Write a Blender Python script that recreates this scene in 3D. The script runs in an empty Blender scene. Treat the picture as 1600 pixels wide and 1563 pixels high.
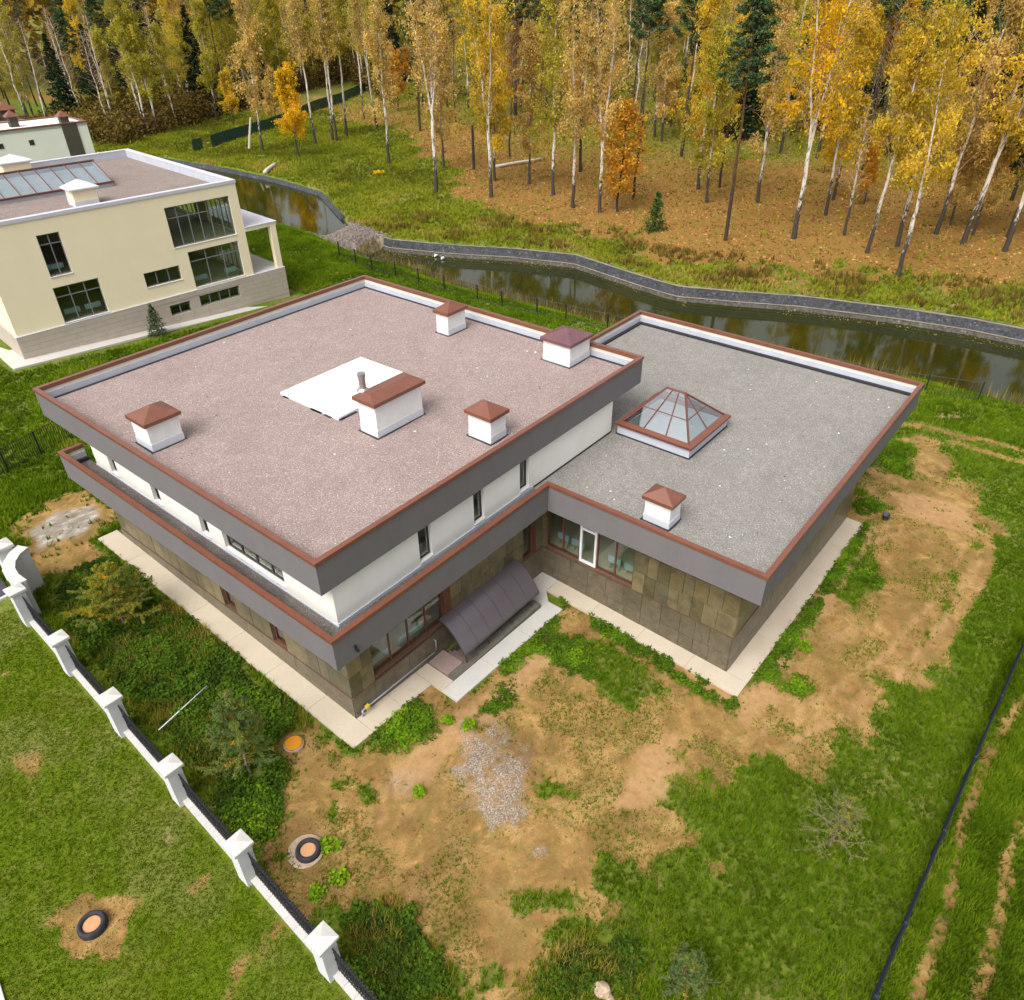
import bpy, math, random
import numpy as np
from mathutils import Matrix, Vector

# ------------------------------------------------------------------ camera, sky, sun, exposure
scene = bpy.context.scene
COL = scene.collection
random.seed(7)
RNG = np.random.default_rng(11)

CAM = (-11.0033, -17.8082, 25.1203)
PITCH, YAW, ROLL = .6077, -.8824, -.0121
cam_data = bpy.data.cameras.new('camera')
cam_data.sensor_width = 36.0
cam_data.sensor_fit = 'HORIZONTAL'
cam_data.lens = 36.0 * 1170.96 / 1600.0
cam_data.clip_start = .5
cam_data.clip_end = 3000
cam = bpy.data.objects.new('camera', cam_data)
COL.objects.link(cam)
_f = Vector((-math.sin(YAW) * math.cos(PITCH), math.cos(YAW) * math.cos(PITCH), -math.sin(PITCH)))
_r = Vector((math.cos(YAW), math.sin(YAW), 0))
_u = _r.cross(_f)
_r2 = _r * math.cos(ROLL) + _u * math.sin(ROLL)
_u2 = _u * math.cos(ROLL) - _r * math.sin(ROLL)
cam.matrix_world = Matrix(((_r2.x, _u2.x, -_f.x, CAM[0]), (_r2.y, _u2.y, -_f.y, CAM[1]),
                           (_r2.z, _u2.z, -_f.z, CAM[2]), (0, 0, 0, 1)))
scene.camera = cam

SUN_EL, SUN_AZ = math.radians(52), math.radians(265)      # azimuth clockwise from +Y: the sun stands beyond the left facade
world = bpy.data.worlds.new('World')
scene.world = world
world.use_nodes = True
wt = world.node_tree
wt.nodes.clear()
w_out = wt.nodes.new('ShaderNodeOutputWorld')
w_bg = wt.nodes.new('ShaderNodeBackground')
w_sky = wt.nodes.new('ShaderNodeTexSky')
w_sky.sky_type = 'NISHITA'
w_sky.sun_disc = False
w_sky.sun_elevation = SUN_EL
w_sky.sun_rotation = SUN_AZ
w_sky.air_density = 1.0
w_sky.dust_density = 6.0
w_sky.ozone_density = 1.0
w_hsv = wt.nodes.new('ShaderNodeHueSaturation')           # an overcast sky is nearly colourless
w_hsv.inputs['Saturation'].default_value = .2
wt.links.new(w_sky.outputs[0], w_hsv.inputs['Color'])
wt.links.new(w_hsv.outputs[0], w_bg.inputs['Color'])
w_bg.inputs['Strength'].default_value = .15
wt.links.new(w_bg.outputs[0], w_out.inputs['Surface'])

sun_data = bpy.data.lights.new('sun', 'SUN')
sun_data.energy = .95
sun_data.angle = math.radians(35)
sun_data.color = (1, .95, .87)
sun = bpy.data.objects.new('sun', sun_data)
COL.objects.link(sun)
_sd = Vector((math.sin(SUN_AZ) * math.cos(SUN_EL), math.cos(SUN_AZ) * math.cos(SUN_EL), math.sin(SUN_EL)))
sun.rotation_euler = _sd.to_track_quat('Z', 'Y').to_euler()
sun.location = (-30, 0, 60)

scene.view_settings.view_transform = 'Standard'
scene.view_settings.look = 'None'
scene.view_settings.gamma = 1
scene.view_settings.use_curve_mapping = False
scene.view_settings.exposure = .68
scene.cycles.max_bounces = 8
scene.cycles.transparent_max_bounces = 12

# ------------------------------------------------------------------ helpers
def link(o, parent=None):
    COL.objects.link(o)
    if parent is not None:
        o.parent = parent
    return o

def tag(o, label=None, cat=None, group=None, kind=None):
    if label: o['label'] = label
    if cat: o['category'] = cat
    if group: o['group'] = group
    if kind: o['kind'] = kind
    return o

def empty(name, loc=(0, 0, 0), rz=0.0, parent=None):
    o = bpy.data.objects.new(name, None)
    o.empty_display_size = .2
    o.location = loc
    o.rotation_euler = (0, 0, rz)
    return link(o, parent)

class MB:
    """collects polygons for one mesh; off = local origin"""
    def __init__(self, off=(0, 0, 0)):
        self.v, self.f, self.m = [], [], []
        self.off = off
        self.cur = 0
    def add(self, vs, fs):
        n = len(self.v)
        ox, oy, oz = self.off
        self.v += [(a[0] - ox, a[1] - oy, a[2] - oz) for a in vs]
        self.f += [tuple(i + n for i in f) for f in fs]
        self.m += [self.cur] * len(fs)
        return self
    def box(self, x0, y0, z0, x1, y1, z1):
        return self.add([(x0, y0, z0), (x1, y0, z0), (x1, y1, z0), (x0, y1, z0),
                         (x0, y0, z1), (x1, y0, z1), (x1, y1, z1), (x0, y1, z1)],
                        [(3, 2, 1, 0), (4, 5, 6, 7), (0, 1, 5, 4), (1, 2, 6, 5), (2, 3, 7, 6), (3, 0, 4, 7)])
    def prism(self, poly, z0, z1):
        """z0, z1: numbers or functions of (x, y); poly counter-clockwise"""
        n = len(poly)
        b = z0 if callable(z0) else (lambda x, y: z0)
        t = z1 if callable(z1) else (lambda x, y: z1)
        vs = [(x, y, b(x, y)) for x, y in poly] + [(x, y, t(x, y)) for x, y in poly]
        return self.add(vs, [tuple(range(n - 1, -1, -1)), tuple(range(n, 2 * n))] +
                        [(i, (i + 1) % n, n + (i + 1) % n, n + i) for i in range(n)])
    def ring(self, outer, inner, z0, z1, closed=True):
        n = len(outer)
        vs = [(x, y, z) for z in (z0, z1) for P in (outer, inner) for x, y in P]
        o0, i0, o1, i1 = 0, n, 2 * n, 3 * n
        fs = []
        for k in range(n if closed else n - 1):
            j = (k + 1) % n
            fs += [(o0 + k, o0 + j, o1 + j, o1 + k), (i0 + j, i0 + k, i1 + k, i1 + j),
                   (o1 + k, o1 + j, i1 + j, i1 + k), (o0 + j, o0 + k, i0 + k, i0 + j)]
        if not closed:
            fs += [(i0, o0, o1, i1), (o0 + n - 1, i0 + n - 1, i1 + n - 1, o1 + n - 1)]
        return self.add(vs, fs)
    def tube(self, path, radii, n=6, cap=True):
        path = [Vector(p) for p in path]
        if not hasattr(radii, '__len__'): radii = [radii] * len(path)
        vs, fs = [], []
        for i, p in enumerate(path):
            d = (path[min(i + 1, len(path) - 1)] - path[max(i - 1, 0)])
            d = d.normalized() if d.length > 1e-9 else Vector((0, 0, 1))
            a = d.cross(Vector((0, 0, 1)) if abs(d.z) < .95 else Vector((1, 0, 0))).normalized()
            b = d.cross(a)
            for k in range(n):
                t = 2 * math.pi * k / n
                q = p + (a * math.cos(t) + b * math.sin(t)) * radii[i]
                vs.append(tuple(q))
        for i in range(len(path) - 1):
            for k in range(n):
                j = (k + 1) % n
                fs.append((i * n + k, (i + 1) * n + k, (i + 1) * n + j, i * n + j))
        if cap:
            fs.append(tuple(range(n)))
            fs.append(tuple(range(len(path) * n - 1, (len(path) - 1) * n - 1, -1)))
        return self.add(vs, fs)
    def lathe(self, c, prof, n=20, cap=True):
        """prof: (radius, z) from bottom to top"""
        vs = [(c[0] + r * math.cos(2 * math.pi * k / n), c[1] + r * math.sin(2 * math.pi * k / n), c[2] + z)
              for r, z in prof for k in range(n)]
        fs = [(i * n + k, i * n + (k + 1) % n, (i + 1) * n + (k + 1) % n, (i + 1) * n + k)
              for i in range(len(prof) - 1) for k in range(n)]
        if cap:
            fs.append(tuple(range(n - 1, -1, -1)))
            fs.append(tuple(range((len(prof) - 1) * n, len(prof) * n)))
        return self.add(vs, fs)
    def mesh(self, name, mats):
        me = bpy.data.meshes.new(name)
        me.from_pydata(self.v, [], self.f)
        mats = mats if isinstance(mats, (list, tuple)) else [mats]
        for m in mats: me.materials.append(m)
        if len(mats) > 1: me.polygons.foreach_set('material_index', self.m)
        me.update()
        return me
    def build(self, name, mats, parent=None, smooth=False):
        me = self.mesh(name, mats)
        if smooth: me.polygons.foreach_set('use_smooth', [True] * len(me.polygons))
        return link(bpy.data.objects.new(name, me), parent)

def np_mesh(name, V, F, mat, tint=None):
    me = bpy.data.meshes.new(name)
    k = F.shape[1]
    me.vertices.add(len(V)); me.vertices.foreach_set('co', np.ascontiguousarray(V, np.float32).ravel())
    me.loops.add(F.size); me.loops.foreach_set('vertex_index', np.ascontiguousarray(F, np.int32).ravel())
    me.polygons.add(len(F)); me.polygons.foreach_set('loop_start', np.arange(0, F.size, k, dtype=np.int32))
    me.update(calc_edges=True)
    if tint is not None:
        at = me.attributes.new('tint', 'FLOAT', 'POINT')
        at.data.foreach_set('value', np.ascontiguousarray(tint, np.float32))
    me.materials.append(mat)
    return me

def np_obj(name, V, F, mat, tint=None, parent=None):
    return link(bpy.data.objects.new(name, np_mesh(name, V, F, mat, tint)), parent)

# value noise in numpy, for where grass, soil and leaves lie
def vnoise(x, y, seed=0):
    xi, yi = np.floor(x).astype(np.int64), np.floor(y).astype(np.int64)
    fx, fy = x - xi, y - yi
    fx, fy = fx * fx * (3 - 2 * fx), fy * fy * (3 - 2 * fy)
    def h(a, b):
        n = (a * 374761393 + b * 668265263 + seed * 982451653) & 0x7fffffff
        n = ((n ^ (n >> 13)) * 1274126177) & 0x7fffffff
        n = n ^ (n >> 16)
        return (n & 0xffff) / 65535.0
    return (h(xi, yi) * (1 - fx) + h(xi + 1, yi) * fx) * (1 - fy) + (h(xi, yi + 1) * (1 - fx) + h(xi + 1, yi + 1) * fx) * fy

def fbm(x, y, s, seed=0, oct=4):
    t, a, w = 0, .5, 0
    for o in range(oct):
        t = t + a * vnoise(x / s * 2 ** o, y / s * 2 ** o, seed + o * 17); w += a; a *= .55
    return t / w

def sstep(a, b, x):
    t = np.clip((x - a) / (b - a), 0, 1)
    return t * t * (3 - 2 * t)

def poly_sd(x, y, poly):
    """signed distance, negative inside"""
    d = np.full(x.shape, 1e9); ins = np.zeros(x.shape, bool)
    n = len(poly)
    for i in range(n):
        (ax, ay), (bx, by) = poly[i], poly[(i + 1) % n]
        ex, ey = bx - ax, by - ay
        t = np.clip(((x - ax) * ex + (y - ay) * ey) / (ex * ex + ey * ey + 1e-12), 0, 1)
        d = np.minimum(d, np.hypot(x - ax - t * ex, y - ay - t * ey))
        c = ((ay > y) != (by > y)) & (x < (bx - ax) * (y - ay) / (by - ay + 1e-12) + ax)
        ins ^= c
    return np.where(ins, -d, d)

def line_d(x, y, pts):
    d = np.full(x.shape, 1e9)
    for (ax, ay), (bx, by) in zip(pts, pts[1:]):
        ex, ey = bx - ax, by - ay
        t = np.clip(((x - ax) * ex + (y - ay) * ey) / (ex * ex + ey * ey + 1e-12), 0, 1)
        d = np.minimum(d, np.hypot(x - ax - t * ex, y - ay - t * ey))
    return d

# ------------------------------------------------------------------ materials
class NT:
    def __init__(self, name):
        self.mat = bpy.data.materials.new(name)
        self.mat.use_nodes = True
        self.t = self.mat.node_tree
        self.t.nodes.clear()
        self.out = self.n('ShaderNodeOutputMaterial')
    def n(self, typ, **kw):
        nd = self.t.nodes.new(typ)
        for k, v in kw.items():
            if k in nd.inputs: nd.inputs[k].default_value = v
            else: setattr(nd, k, v)
        return nd
    def l(self, a, b): self.t.links.new(a, b)
    def coord(self, kind='Object'): return self.n('ShaderNodeTexCoord').outputs[kind]
    def pos(self): return self.n('ShaderNodeNewGeometry').outputs['Position']
    def noise(self, vec, scale, detail=4, rough=.6, dist=0.0):
        nd = self.n('ShaderNodeTexNoise')
        nd.inputs['Scale'].default_value = scale; nd.inputs['Detail'].default_value = detail
        nd.inputs['Roughness'].default_value = rough; nd.inputs['Distortion'].default_value = dist
        self.l(vec, nd.inputs['Vector'])
        return nd.outputs['Fac']
    def ramp(self, fac, stops, interp='LINEAR'):
        nd = self.n('ShaderNodeValToRGB')
        nd.color_ramp.interpolation = interp
        e = nd.color_ramp.elements
        while len(e) < len(stops): e.new(.5)
        for el, (p, c) in zip(e, stops):
            el.position = p; el.color = (*c, 1) if len(c) == 3 else c
        self.l(fac, nd.inputs[0])
        return nd.outputs[0]
    def mix(self, fac, a, b, mode='MIX'):
        nd = self.n('ShaderNodeMix', data_type='RGBA', blend_type=mode)
        for val, sock in ((fac, nd.inputs[0]), (a, nd.inputs[6]), (b, nd.inputs[7])):
            if hasattr(val, 'is_output'): self.l(val, sock)
            elif isinstance(val, (int, float)): sock.default_value = val
            else: sock.default_value = (*val, 1)
        return nd.outputs[2]
    def math(self, op, a, b=0.0, clamp=False):
        nd = self.n('ShaderNodeMath', operation=op, use_clamp=clamp)
        for val, sock in ((a, nd.inputs[0]), (b, nd.inputs[1])):
            if hasattr(val, 'is_output'): self.l(val, sock)
            else: sock.default_value = val
        return nd.outputs[0]
    def attr(self, name):
        return self.n('ShaderNodeAttribute', attribute_name=name).outputs['Fac']
    def bump(self, h, strength, dist=.02):
        nd = self.n('ShaderNodeBump')
        nd.inputs['Strength'].default_value = strength; nd.inputs['Distance'].default_value = dist
        self.l(h, nd.inputs['Height'])
        return nd.outputs[0]
    def scale(self, vec, s):
        nd = self.n('ShaderNodeMapping')
        nd.inputs['Scale'].default_value = s
        self.l(vec, nd.inputs['Vector'])
        return nd.outputs[0]
    def bsdf(self, color, rough=.8, spec=.3, metal=0.0, normal=None):
        nd = self.n('ShaderNodeBsdfPrincipled')
        for val, k in ((color, 'Base Color'), (rough, 'Roughness'), (spec, 'Specular IOR Level'), (metal, 'Metallic')):
            if hasattr(val, 'is_output'): self.l(val, nd.inputs[k])
            elif isinstance(val, (int, float)): nd.inputs[k].default_value = val
            else: nd.inputs[k].default_value = (*val, 1)
        if normal is not None: self.l(normal, nd.inputs['Normal'])
        return nd.outputs[0]
    def done(self, sh):
        self.l(sh, self.out.inputs['Surface'])
        return self.mat

def plain(name, c1, c2=None, rough=.8, spec=.3, scale=1.5, fine=0, finec=None, bump=0, metal=0.0, streak=False):
    m = NT(name)
    p = m.coord()
    c2 = c2 or tuple(x * .82 for x in c1)
    col = m.mix(m.ramp(m.noise(p, scale, 5), [(.35, (0, 0, 0)), (.7, (1, 1, 1))]), c1, c2)
    if streak:
        s = m.noise(m.scale(p, (2.5, 2.5, .25)), 1.0, 4)
        col = m.mix(m.math('MULTIPLY', m.ramp(s, [(.5, (0, 0, 0)), (.78, (1, 1, 1))]), .35), col, tuple(x * .72 for x in c1))
    nrm = None
    if fine:
        fn = m.noise(p, fine, 3, .7)
        col = m.mix(m.ramp(fn, [(.3, (0, 0, 0)), (.7, (1, 1, 1))]), col, m.mix(.65, col, finec or tuple(x * .5 for x in c1)))
        if bump: nrm = m.bump(fn, bump)
    return m.done(m.bsdf(col, rough, spec, metal, nrm))

def gravel_mat(name, a, b, c, vs=34):
    m = NT(name)
    p = m.coord()
    big = m.noise(p, .25, 4)
    mid = m.noise(p, 2.2, 4, .7)
    vor = m.n('ShaderNodeTexVoronoi'); vor.inputs['Scale'].default_value = vs; m.l(p, vor.inputs['Vector'])
    sp = m.n('ShaderNodeSeparateColor'); m.l(vor.outputs['Color'], sp.inputs[0])
    col = m.mix(m.ramp(big, [(.35, (0, 0, 0)), (.65, (1, 1, 1))]), a, b)
    col = m.mix(m.math('MULTIPLY', m.ramp(mid, [(.4, (0, 0, 0)), (.75, (1, 1, 1))]), .5), col, c)
    damp = m.noise(p, .55, 5, .62, .6)
    col = m.mix(m.math('MULTIPLY', m.ramp(damp, [(.50, (0, 0, 0)), (.68, (1, 1, 1))]), .22), col, tuple(v * .7 for v in c))
    pale = m.noise(p, .9, 3, .6)
    col = m.mix(m.math('MULTIPLY', m.ramp(pale, [(.55, (0, 0, 0)), (.72, (1, 1, 1))]), .3), col, tuple(v * 1.2 for v in a))
    st = m.ramp(sp.outputs[0], [(0, (.62, .61, .60)), (.5, (.97, .96, .95)), (.93, (1.15, 1.15, 1.15)), (.992, (2.0, 2.0, 2.0))])
    col = m.mix(1.0, col, st, 'MULTIPLY')
    return m.done(m.bsdf(col, .95, .15, 0, m.bump(vor.outputs['Distance'], .5, .02)))

def stone_mat(name, stops):
    m = NT(name)
    rnd = m.n('ShaderNodeObjectInfo').outputs['Random']
    base = m.ramp(rnd, stops)
    p = m.pos()
    nz = m.noise(p, 1.6, 6, .65, 1.2)
    col = m.mix(m.ramp(nz, [(.38, (0, 0, 0)), (.68, (1, 1, 1))]), base, m.mix(.62, base, (.035, .036, .022)))
    n2 = m.noise(p, 5, 4, .7, .8)
    col = m.mix(m.math('MULTIPLY', m.ramp(n2, [(.55, (0, 0, 0)), (.72, (1, 1, 1))]), .5), col, (.21, .15, .08))
    return m.done(m.bsdf(col, .38, .6, 0, m.bump(nz, .25, .015)))

def leaf_mat(name, cols=None, obj_color=False, trans=.3):
    m = NT(name)
    tint = m.attr('tint')
    if obj_color:
        base = m.n('ShaderNodeObjectInfo').outputs['Color']
        t = m.ramp(tint, [(0, (.46, .48, .42)), (.5, (1.02, 1.04, .95)), (1, (1.55, 1.5, 1.25))])
        col = m.mix(1.0, base, t, 'MULTIPLY')
    else:
        col = m.ramp(tint, [(i / (len(cols) - 1), c) for i, c in enumerate(cols)])
    d = m.n('ShaderNodeBsdfDiffuse'); tr = m.n('ShaderNodeBsdfTranslucent')
    m.l(col, d.inputs['Color']); m.l(col, tr.inputs['Color'])
    mx = m.n('ShaderNodeMixShader'); mx.inputs[0].default_value = trans
    m.l(d.outputs[0], mx.inputs[1]); m.l(tr.outputs[0], mx.inputs[2])
    return m.done(mx.outputs[0])

def glass_mat(name, tint=(.89, .92, .89), refl=.06, rcol=(1, 1, 1), rough=.02):
    m = NT(name)
    fr = m.n('ShaderNodeLayerWeight'); fr.inputs['Blend'].default_value = .35
    fac = m.math('ADD', m.math('MULTIPLY', fr.outputs['Fresnel'], .8), refl, True)
    fac = m.math('MULTIPLY', fac, m.math('SUBTRACT', 1.0, m.n('ShaderNodeNewGeometry').outputs['Backfacing']))   # the far side of a pane adds no second mirror
    t = m.n('ShaderNodeBsdfTransparent'); t.inputs[0].default_value = (*tint, 1)
    g = m.n('ShaderNodeBsdfGlossy'); g.inputs['Roughness'].default_value = rough; g.inputs['Color'].default_value = (*rcol, 1)
    mx = m.n('ShaderNodeMixShader')
    m.l(fac, mx.inputs[0]); m.l(t.outputs[0], mx.inputs[1]); m.l(g.outputs[0], mx.inputs[2])
    return m.done(mx.outputs[0])

M = {}
M['gravel_mauve'] = gravel_mat('mauve roof gravel', (.325, .255, .235), (.30, .233, .215), (.245, .19, .178))
M['gravel_grey'] = gravel_mat('grey roof gravel', (.265, .252, .23), (.238, .225, .208), (.19, .18, .168))
M['gravel_dark'] = gravel_mat('dark terrace gravel', (.17, .15, .14), (.14, .12, .115), (.10, .09, .085))
M['render_grey'] = plain('grey render', (.178, .167, .17), (.158, .149, .152), .85, .2, .8, 40, (.12, .11, .112), streak=True)
M['render_white'] = plain('white render', (.74, .73, .67), (.68, .67, .61), .9, .2, .7, streak=False)
M['lining'] = plain('pale roofing membrane', (.47, .49, .55), (.41, .43, .485), .7, .3, 1.2)
M['lining_beige'] = plain('bare parapet board', (.62, .58, .48), (.54, .50, .42), .8, .2, 1.5)
M['coping'] = plain('brown painted sheet metal', (.185, .068, .042), (.15, .056, .034), .33, .55, 2.2)
M['cap_purple'] = plain('plum painted sheet metal', (.16, .075, .085), (.13, .06, .07), .35, .5, 1.0)
M['bitumen'] = plain('black bitumen', (.025, .025, .03), None, .6, .4)
M['white_paint'] = plain('white chimney paint', (.75, .75, .73), (.66, .66, .65), .85, .2, 2.0, streak=True)
M['skirt'] = plain('grey flashing', (.60, .62, .67), (.54, .56, .60), .7, .3, 2.0)
M['hatch'] = plain('white sheet', (.86, .86, .86), (.82, .82, .82), .6, .3, 1.0)
M['steel'] = plain('flue steel', (.6, .6, .6), None, .3, .5, 3, metal=.9)
M['stone'] = stone_mat('slate cladding', [(0, (.085, .073, .038)), (.2, (.18, .135, .062)), (.4, (.11, .10, .058)), (.6, (.22, .17, .088)), (.8, (.125, .112, .068)), (1, (.19, .15, .078))])
M['plinth'] = stone_mat('plinth slate', [(0, (.115, .094, .06)), (.5, (.15, .12, .078)), (1, (.13, .108, .07))])
M['ledge'] = plain('brown ledge metal', (.13, .07, .045), None, .5, .4)
M['frame_brown'] = plain('brown window frame', (.13, .042, .026), (.11, .036, .024), .45, .4)
M['frame_grey'] = plain('grey aluminium frame', (.20, .21, .23), None, .45, .5)
M['frame_dark'] = plain('dark window frame', (.05, .045, .045), None, .5, .4)
M['frame_white'] = plain('white door frame', (.75, .76, .8), None, .4, .4)
M['glass'] = glass_mat('window glass')
M['sky_glass'] = glass_mat('skylight glass', (.86, .89, .90), .22, (.97, .98, 1))
M['poly'] = None
def canopy_material():
    m = NT('smoky canopy sheet')
    t = m.n('ShaderNodeBsdfTransparent'); t.inputs[0].default_value = (.45, .38, .36, 1)
    mx = m.n('ShaderNodeMixShader'); mx.inputs[0].default_value = .9
    m.l(t.outputs[0], mx.inputs[1]); m.l(m.bsdf((.115, .098, .11), .24, 1.0), mx.inputs[2])
    return m.done(mx.outputs[0])
M['poly'] = canopy_material()
M['interior'] = plain('interior plaster', (.72, .68, .56), (.66, .62, .50), .9, .1, .6)
M['int_white'] = plain('white skylight backing', (.50, .53, .54), (.40, .44, .44), .9, .1, .8)  # for the white backing added beneath both skylights
M['int_floor'] = plain('screed floor', (.46, .43, .31), (.38, .36, .26), .85, .2, .5)
M['radiator'] = plain('radiator in pale blue film', (.30, .42, .42), None, .4, .4)
M['concrete'] = plain('pale concrete', (.56, .49, .385), (.49, .42, .32), .9, .2, .7, 12, (.44, .37, .28))
M['concrete_grey'] = plain('grey concrete', (.56, .54, .50), (.49, .47, .43), .9, .2, .7, 14, (.45, .42, .38))
M['steps'] = plain('red brown granite steps', (.36, .27, .24), (.30, .22, .20), .6, .4, 3, 30)
M['pitstone'] = plain('rough pit wall stone', (.17, .16, .125), (.11, .10, .08), .8, .3, 3, 20, bump=.4)
M['pipe'] = plain('grey gas pipe', (.33, .33, .42), None, .5, .4)
M['yellow'] = plain('yellow valve', (.65, .5, .04), None, .5, .4)
M['fence_white'] = plain('white fence stone', (.60, .60, .61), (.52, .52, .54), .85, .25, 2.0, 25, (.6, .6, .61), streak=True)
M['fence_cap'] = plain('pale cap stone', (.52, .50, .465), (.43, .41, .385), .85, .25, 3.0, 25, (.6, .59, .57))
M['iron'] = plain('black iron', (.018, .018, .025), None, .45, .5)
M['mesh_black'] = plain('black fence steel', (.016, .017, .020), None, .5, .5)
M['navy'] = plain('dark blue fence rail', (.022, .028, .045), None, .4, .5)
M['cream'] = plain('cream render', (.86, .755, .53), (.82, .72, .50), .9, .2, .5)
M['stone_beige'] = plain('beige plinth stone', (.48, .42, .35), (.42, .36, .30), .85, .2, 1.2, 8, (.40, .35, .29))
M['grey_metal'] = plain('pale grey roof metal', (.58, .57, .62), (.52, .51, .56), .45, .5, 1.5)
M['roof_brown'] = gravel_mat('brown grey roof gravel', (.26, .215, .19), (.235, .19, .17), (.2, .165, .15))
M['white_house'] = plain('white house render', (.76, .77, .72), (.7, .71, .66), .9, .2, .3)
M['olive_panel'] = plain('olive grey panel', (.085, .075, .06), None, .8, .2)
M['pink_tile'] = plain('faded pink roof', (.42, .27, .22), (.34, .22, .18), .8, .3, .8)
M['tyre'] = plain('worn black tyre', (.022, .022, .03), (.04, .038, .045), .75, .3, 5)
M['cover'] = plain('rusty manhole lid', (.56, .29, .13), (.46, .22, .10), .8, .3, 4, 20, (.5, .3, .16))
M['cover_orange'] = plain('orange plastic lid', (.75, .29, .012), (.66, .24, .012), .5, .4, 4)
M['rock'] = plain('pale boulder', (.50, .38, .27), (.38, .27, .18), .9, .2, 3, 12, bump=.5)
M['pale_bark'] = plain('peeled pale bark', (.58, .53, .46), (.44, .39, .33), .9, .15, 4)
M['pole_white'] = plain('white plastic pole', (.75, .78, .8), None, .4, .4)
M['bucket'] = plain('dark bucket', (.05, .055, .07), None, .5, .4)
M['asphalt'] = plain('dark driveway', (.075, .06, .085), (.06, .05, .07), .8, .3, 2, 40)
M['green_sheet'] = plain('dark green sheet', (.012, .06, .048), (.01, .05, .04), .5, .4, .5)
M['gabion'] = gravel_mat('dark stone bank wall', (.078, .082, .092), (.06, .063, .07), (.042, .044, .047), 5.5)
M['gabion_base'] = gravel_mat('grey stone wall foot', (.14, .128, .108), (.11, .102, .088), (.075, .07, .062), 5.5)
M['bank_cap'] = plain('pale bank coping', (.30, .26, .19), (.22, .19, .14), .9, .2, 2, 6)
M['rubble'] = plain('grey brown rubble', (.27, .22, .19), (.2, .165, .145), .95, .2, 2, 6, (.12, .1, .09), bump=.8)
# leaves and grasses
M['grass'] = leaf_mat('rough grass blades', [(.070, .115, .006), (.108, .182, .008), (.148, .245, .010), (.215, .285, .017), (.31, .29, .045)], trans=.35)
M['lawn'] = leaf_mat('lawn blades', [(.060, .102, .002), (.082, .135, .003), (.104, .165, .003), (.138, .186, .005), (.20, .195, .013)], trans=.3)
M['weed'] = leaf_mat('weed leaves', [(.055, .10, .010), (.085, .16, .012), (.115, .215, .013), (.17, .31, .015), (.27, .39, .018)], trans=.35)
M['weed_dark'] = leaf_mat('dark weed leaves', [(.04, .068, .012), (.055, .10, .013), (.075, .14, .014), (.105, .20, .016), (.17, .26, .02)], trans=.35)
M['meadow'] = leaf_mat('meadow grass', [(.12, .125, .014), (.19, .215, .016), (.25, .28, .018), (.32, .29, .035), (.40, .28, .08)], trans=.35)
M['reed'] = leaf_mat('dry reeds', [(.10, .10, .02), (.20, .17, .045), (.34, .25, .085), (.13, .14, .02), (.42, .29, .10)], trans=.25)
M['brush'] = leaf_mat('brown brush', [(.055, .038, .018), (.11, .075, .024), (.17, .11, .03), (.15, .13, .025), (.25, .16, .035)], trans=.2)
M['litter'] = leaf_mat('fallen leaves', [(.20, .10, .03), (.34, .175, .05), (.44, .23, .065), (.54, .33, .13)], trans=.1)
M['leaf'] = leaf_mat('autumn leaves', obj_color=True, trans=.45)
M['far_leaf'] = leaf_mat('distant crowns', [(.02, .035, .018), (.09, .085, .02), (.24, .16, .025), (.36, .21, .03), (.17, .15, .03)], trans=.25)
M['needle'] = leaf_mat('conifer needles', obj_color=True, trans=.12)

def bark(name, white):
    m = NT(name)
    p = m.coord()
    z = m.n('ShaderNodeSeparateXYZ'); m.l(p, z.inputs[0])
    if white:
        n = m.noise(m.scale(p, (3, 3, 1.3)), 1.0, 5, .7, .6)
        n2 = m.noise(m.scale(p, (.7, .7, 9)), 1.0, 3, .6)
        low = m.ramp(m.math('DIVIDE', z.outputs[2], 10), [(.0, (1, 1, 1)), (.22, (.75, .75, .75)), (.6, (.15, .15, .15)), (1, (.1, .1, .1))])
        sp = m.n('ShaderNodeSeparateColor'); m.l(low, sp.inputs[0])
        k = m.ramp(m.math('ADD', n, m.math('MULTIPLY', sp.outputs[0], .36)), [(.55, (0, 0, 0)), (.68, (1, 1, 1))])
        col = m.mix(k, (.60, .54, .46), (.06, .05, .042))
        col = m.mix(m.ramp(n2, [(.62, (0, 0, 0)), (.70, (1, 1, 1))]), col, (.10, .085, .075))
    else:
        n = m.noise(m.scale(p, (4, 4, 1)), 1.0, 5, .7)
        up = m.ramp(m.math('DIVIDE', z.outputs[2], 20), [(.25, (.062, .046, .036)), (.6, (.16, .078, .034))])
        col = m.mix(m.ramp(n, [(.4, (0, 0, 0)), (.65, (1, 1, 1))]), up, (.035, .027, .022))
    return m.done(m.bsdf(col, .9, .15))
M['bark_birch'] = bark('birch bark', True)
M['bark_dark'] = bark('dark bark', False)
M['twig'] = plain('pinkish twigs', (.42, .29, .19), (.33, .22, .14), .9, .1, .5)
M['twig_grey'] = plain('grey branches', (.22, .18, .13), (.16, .13, .09), .9, .1, 1)
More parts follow.
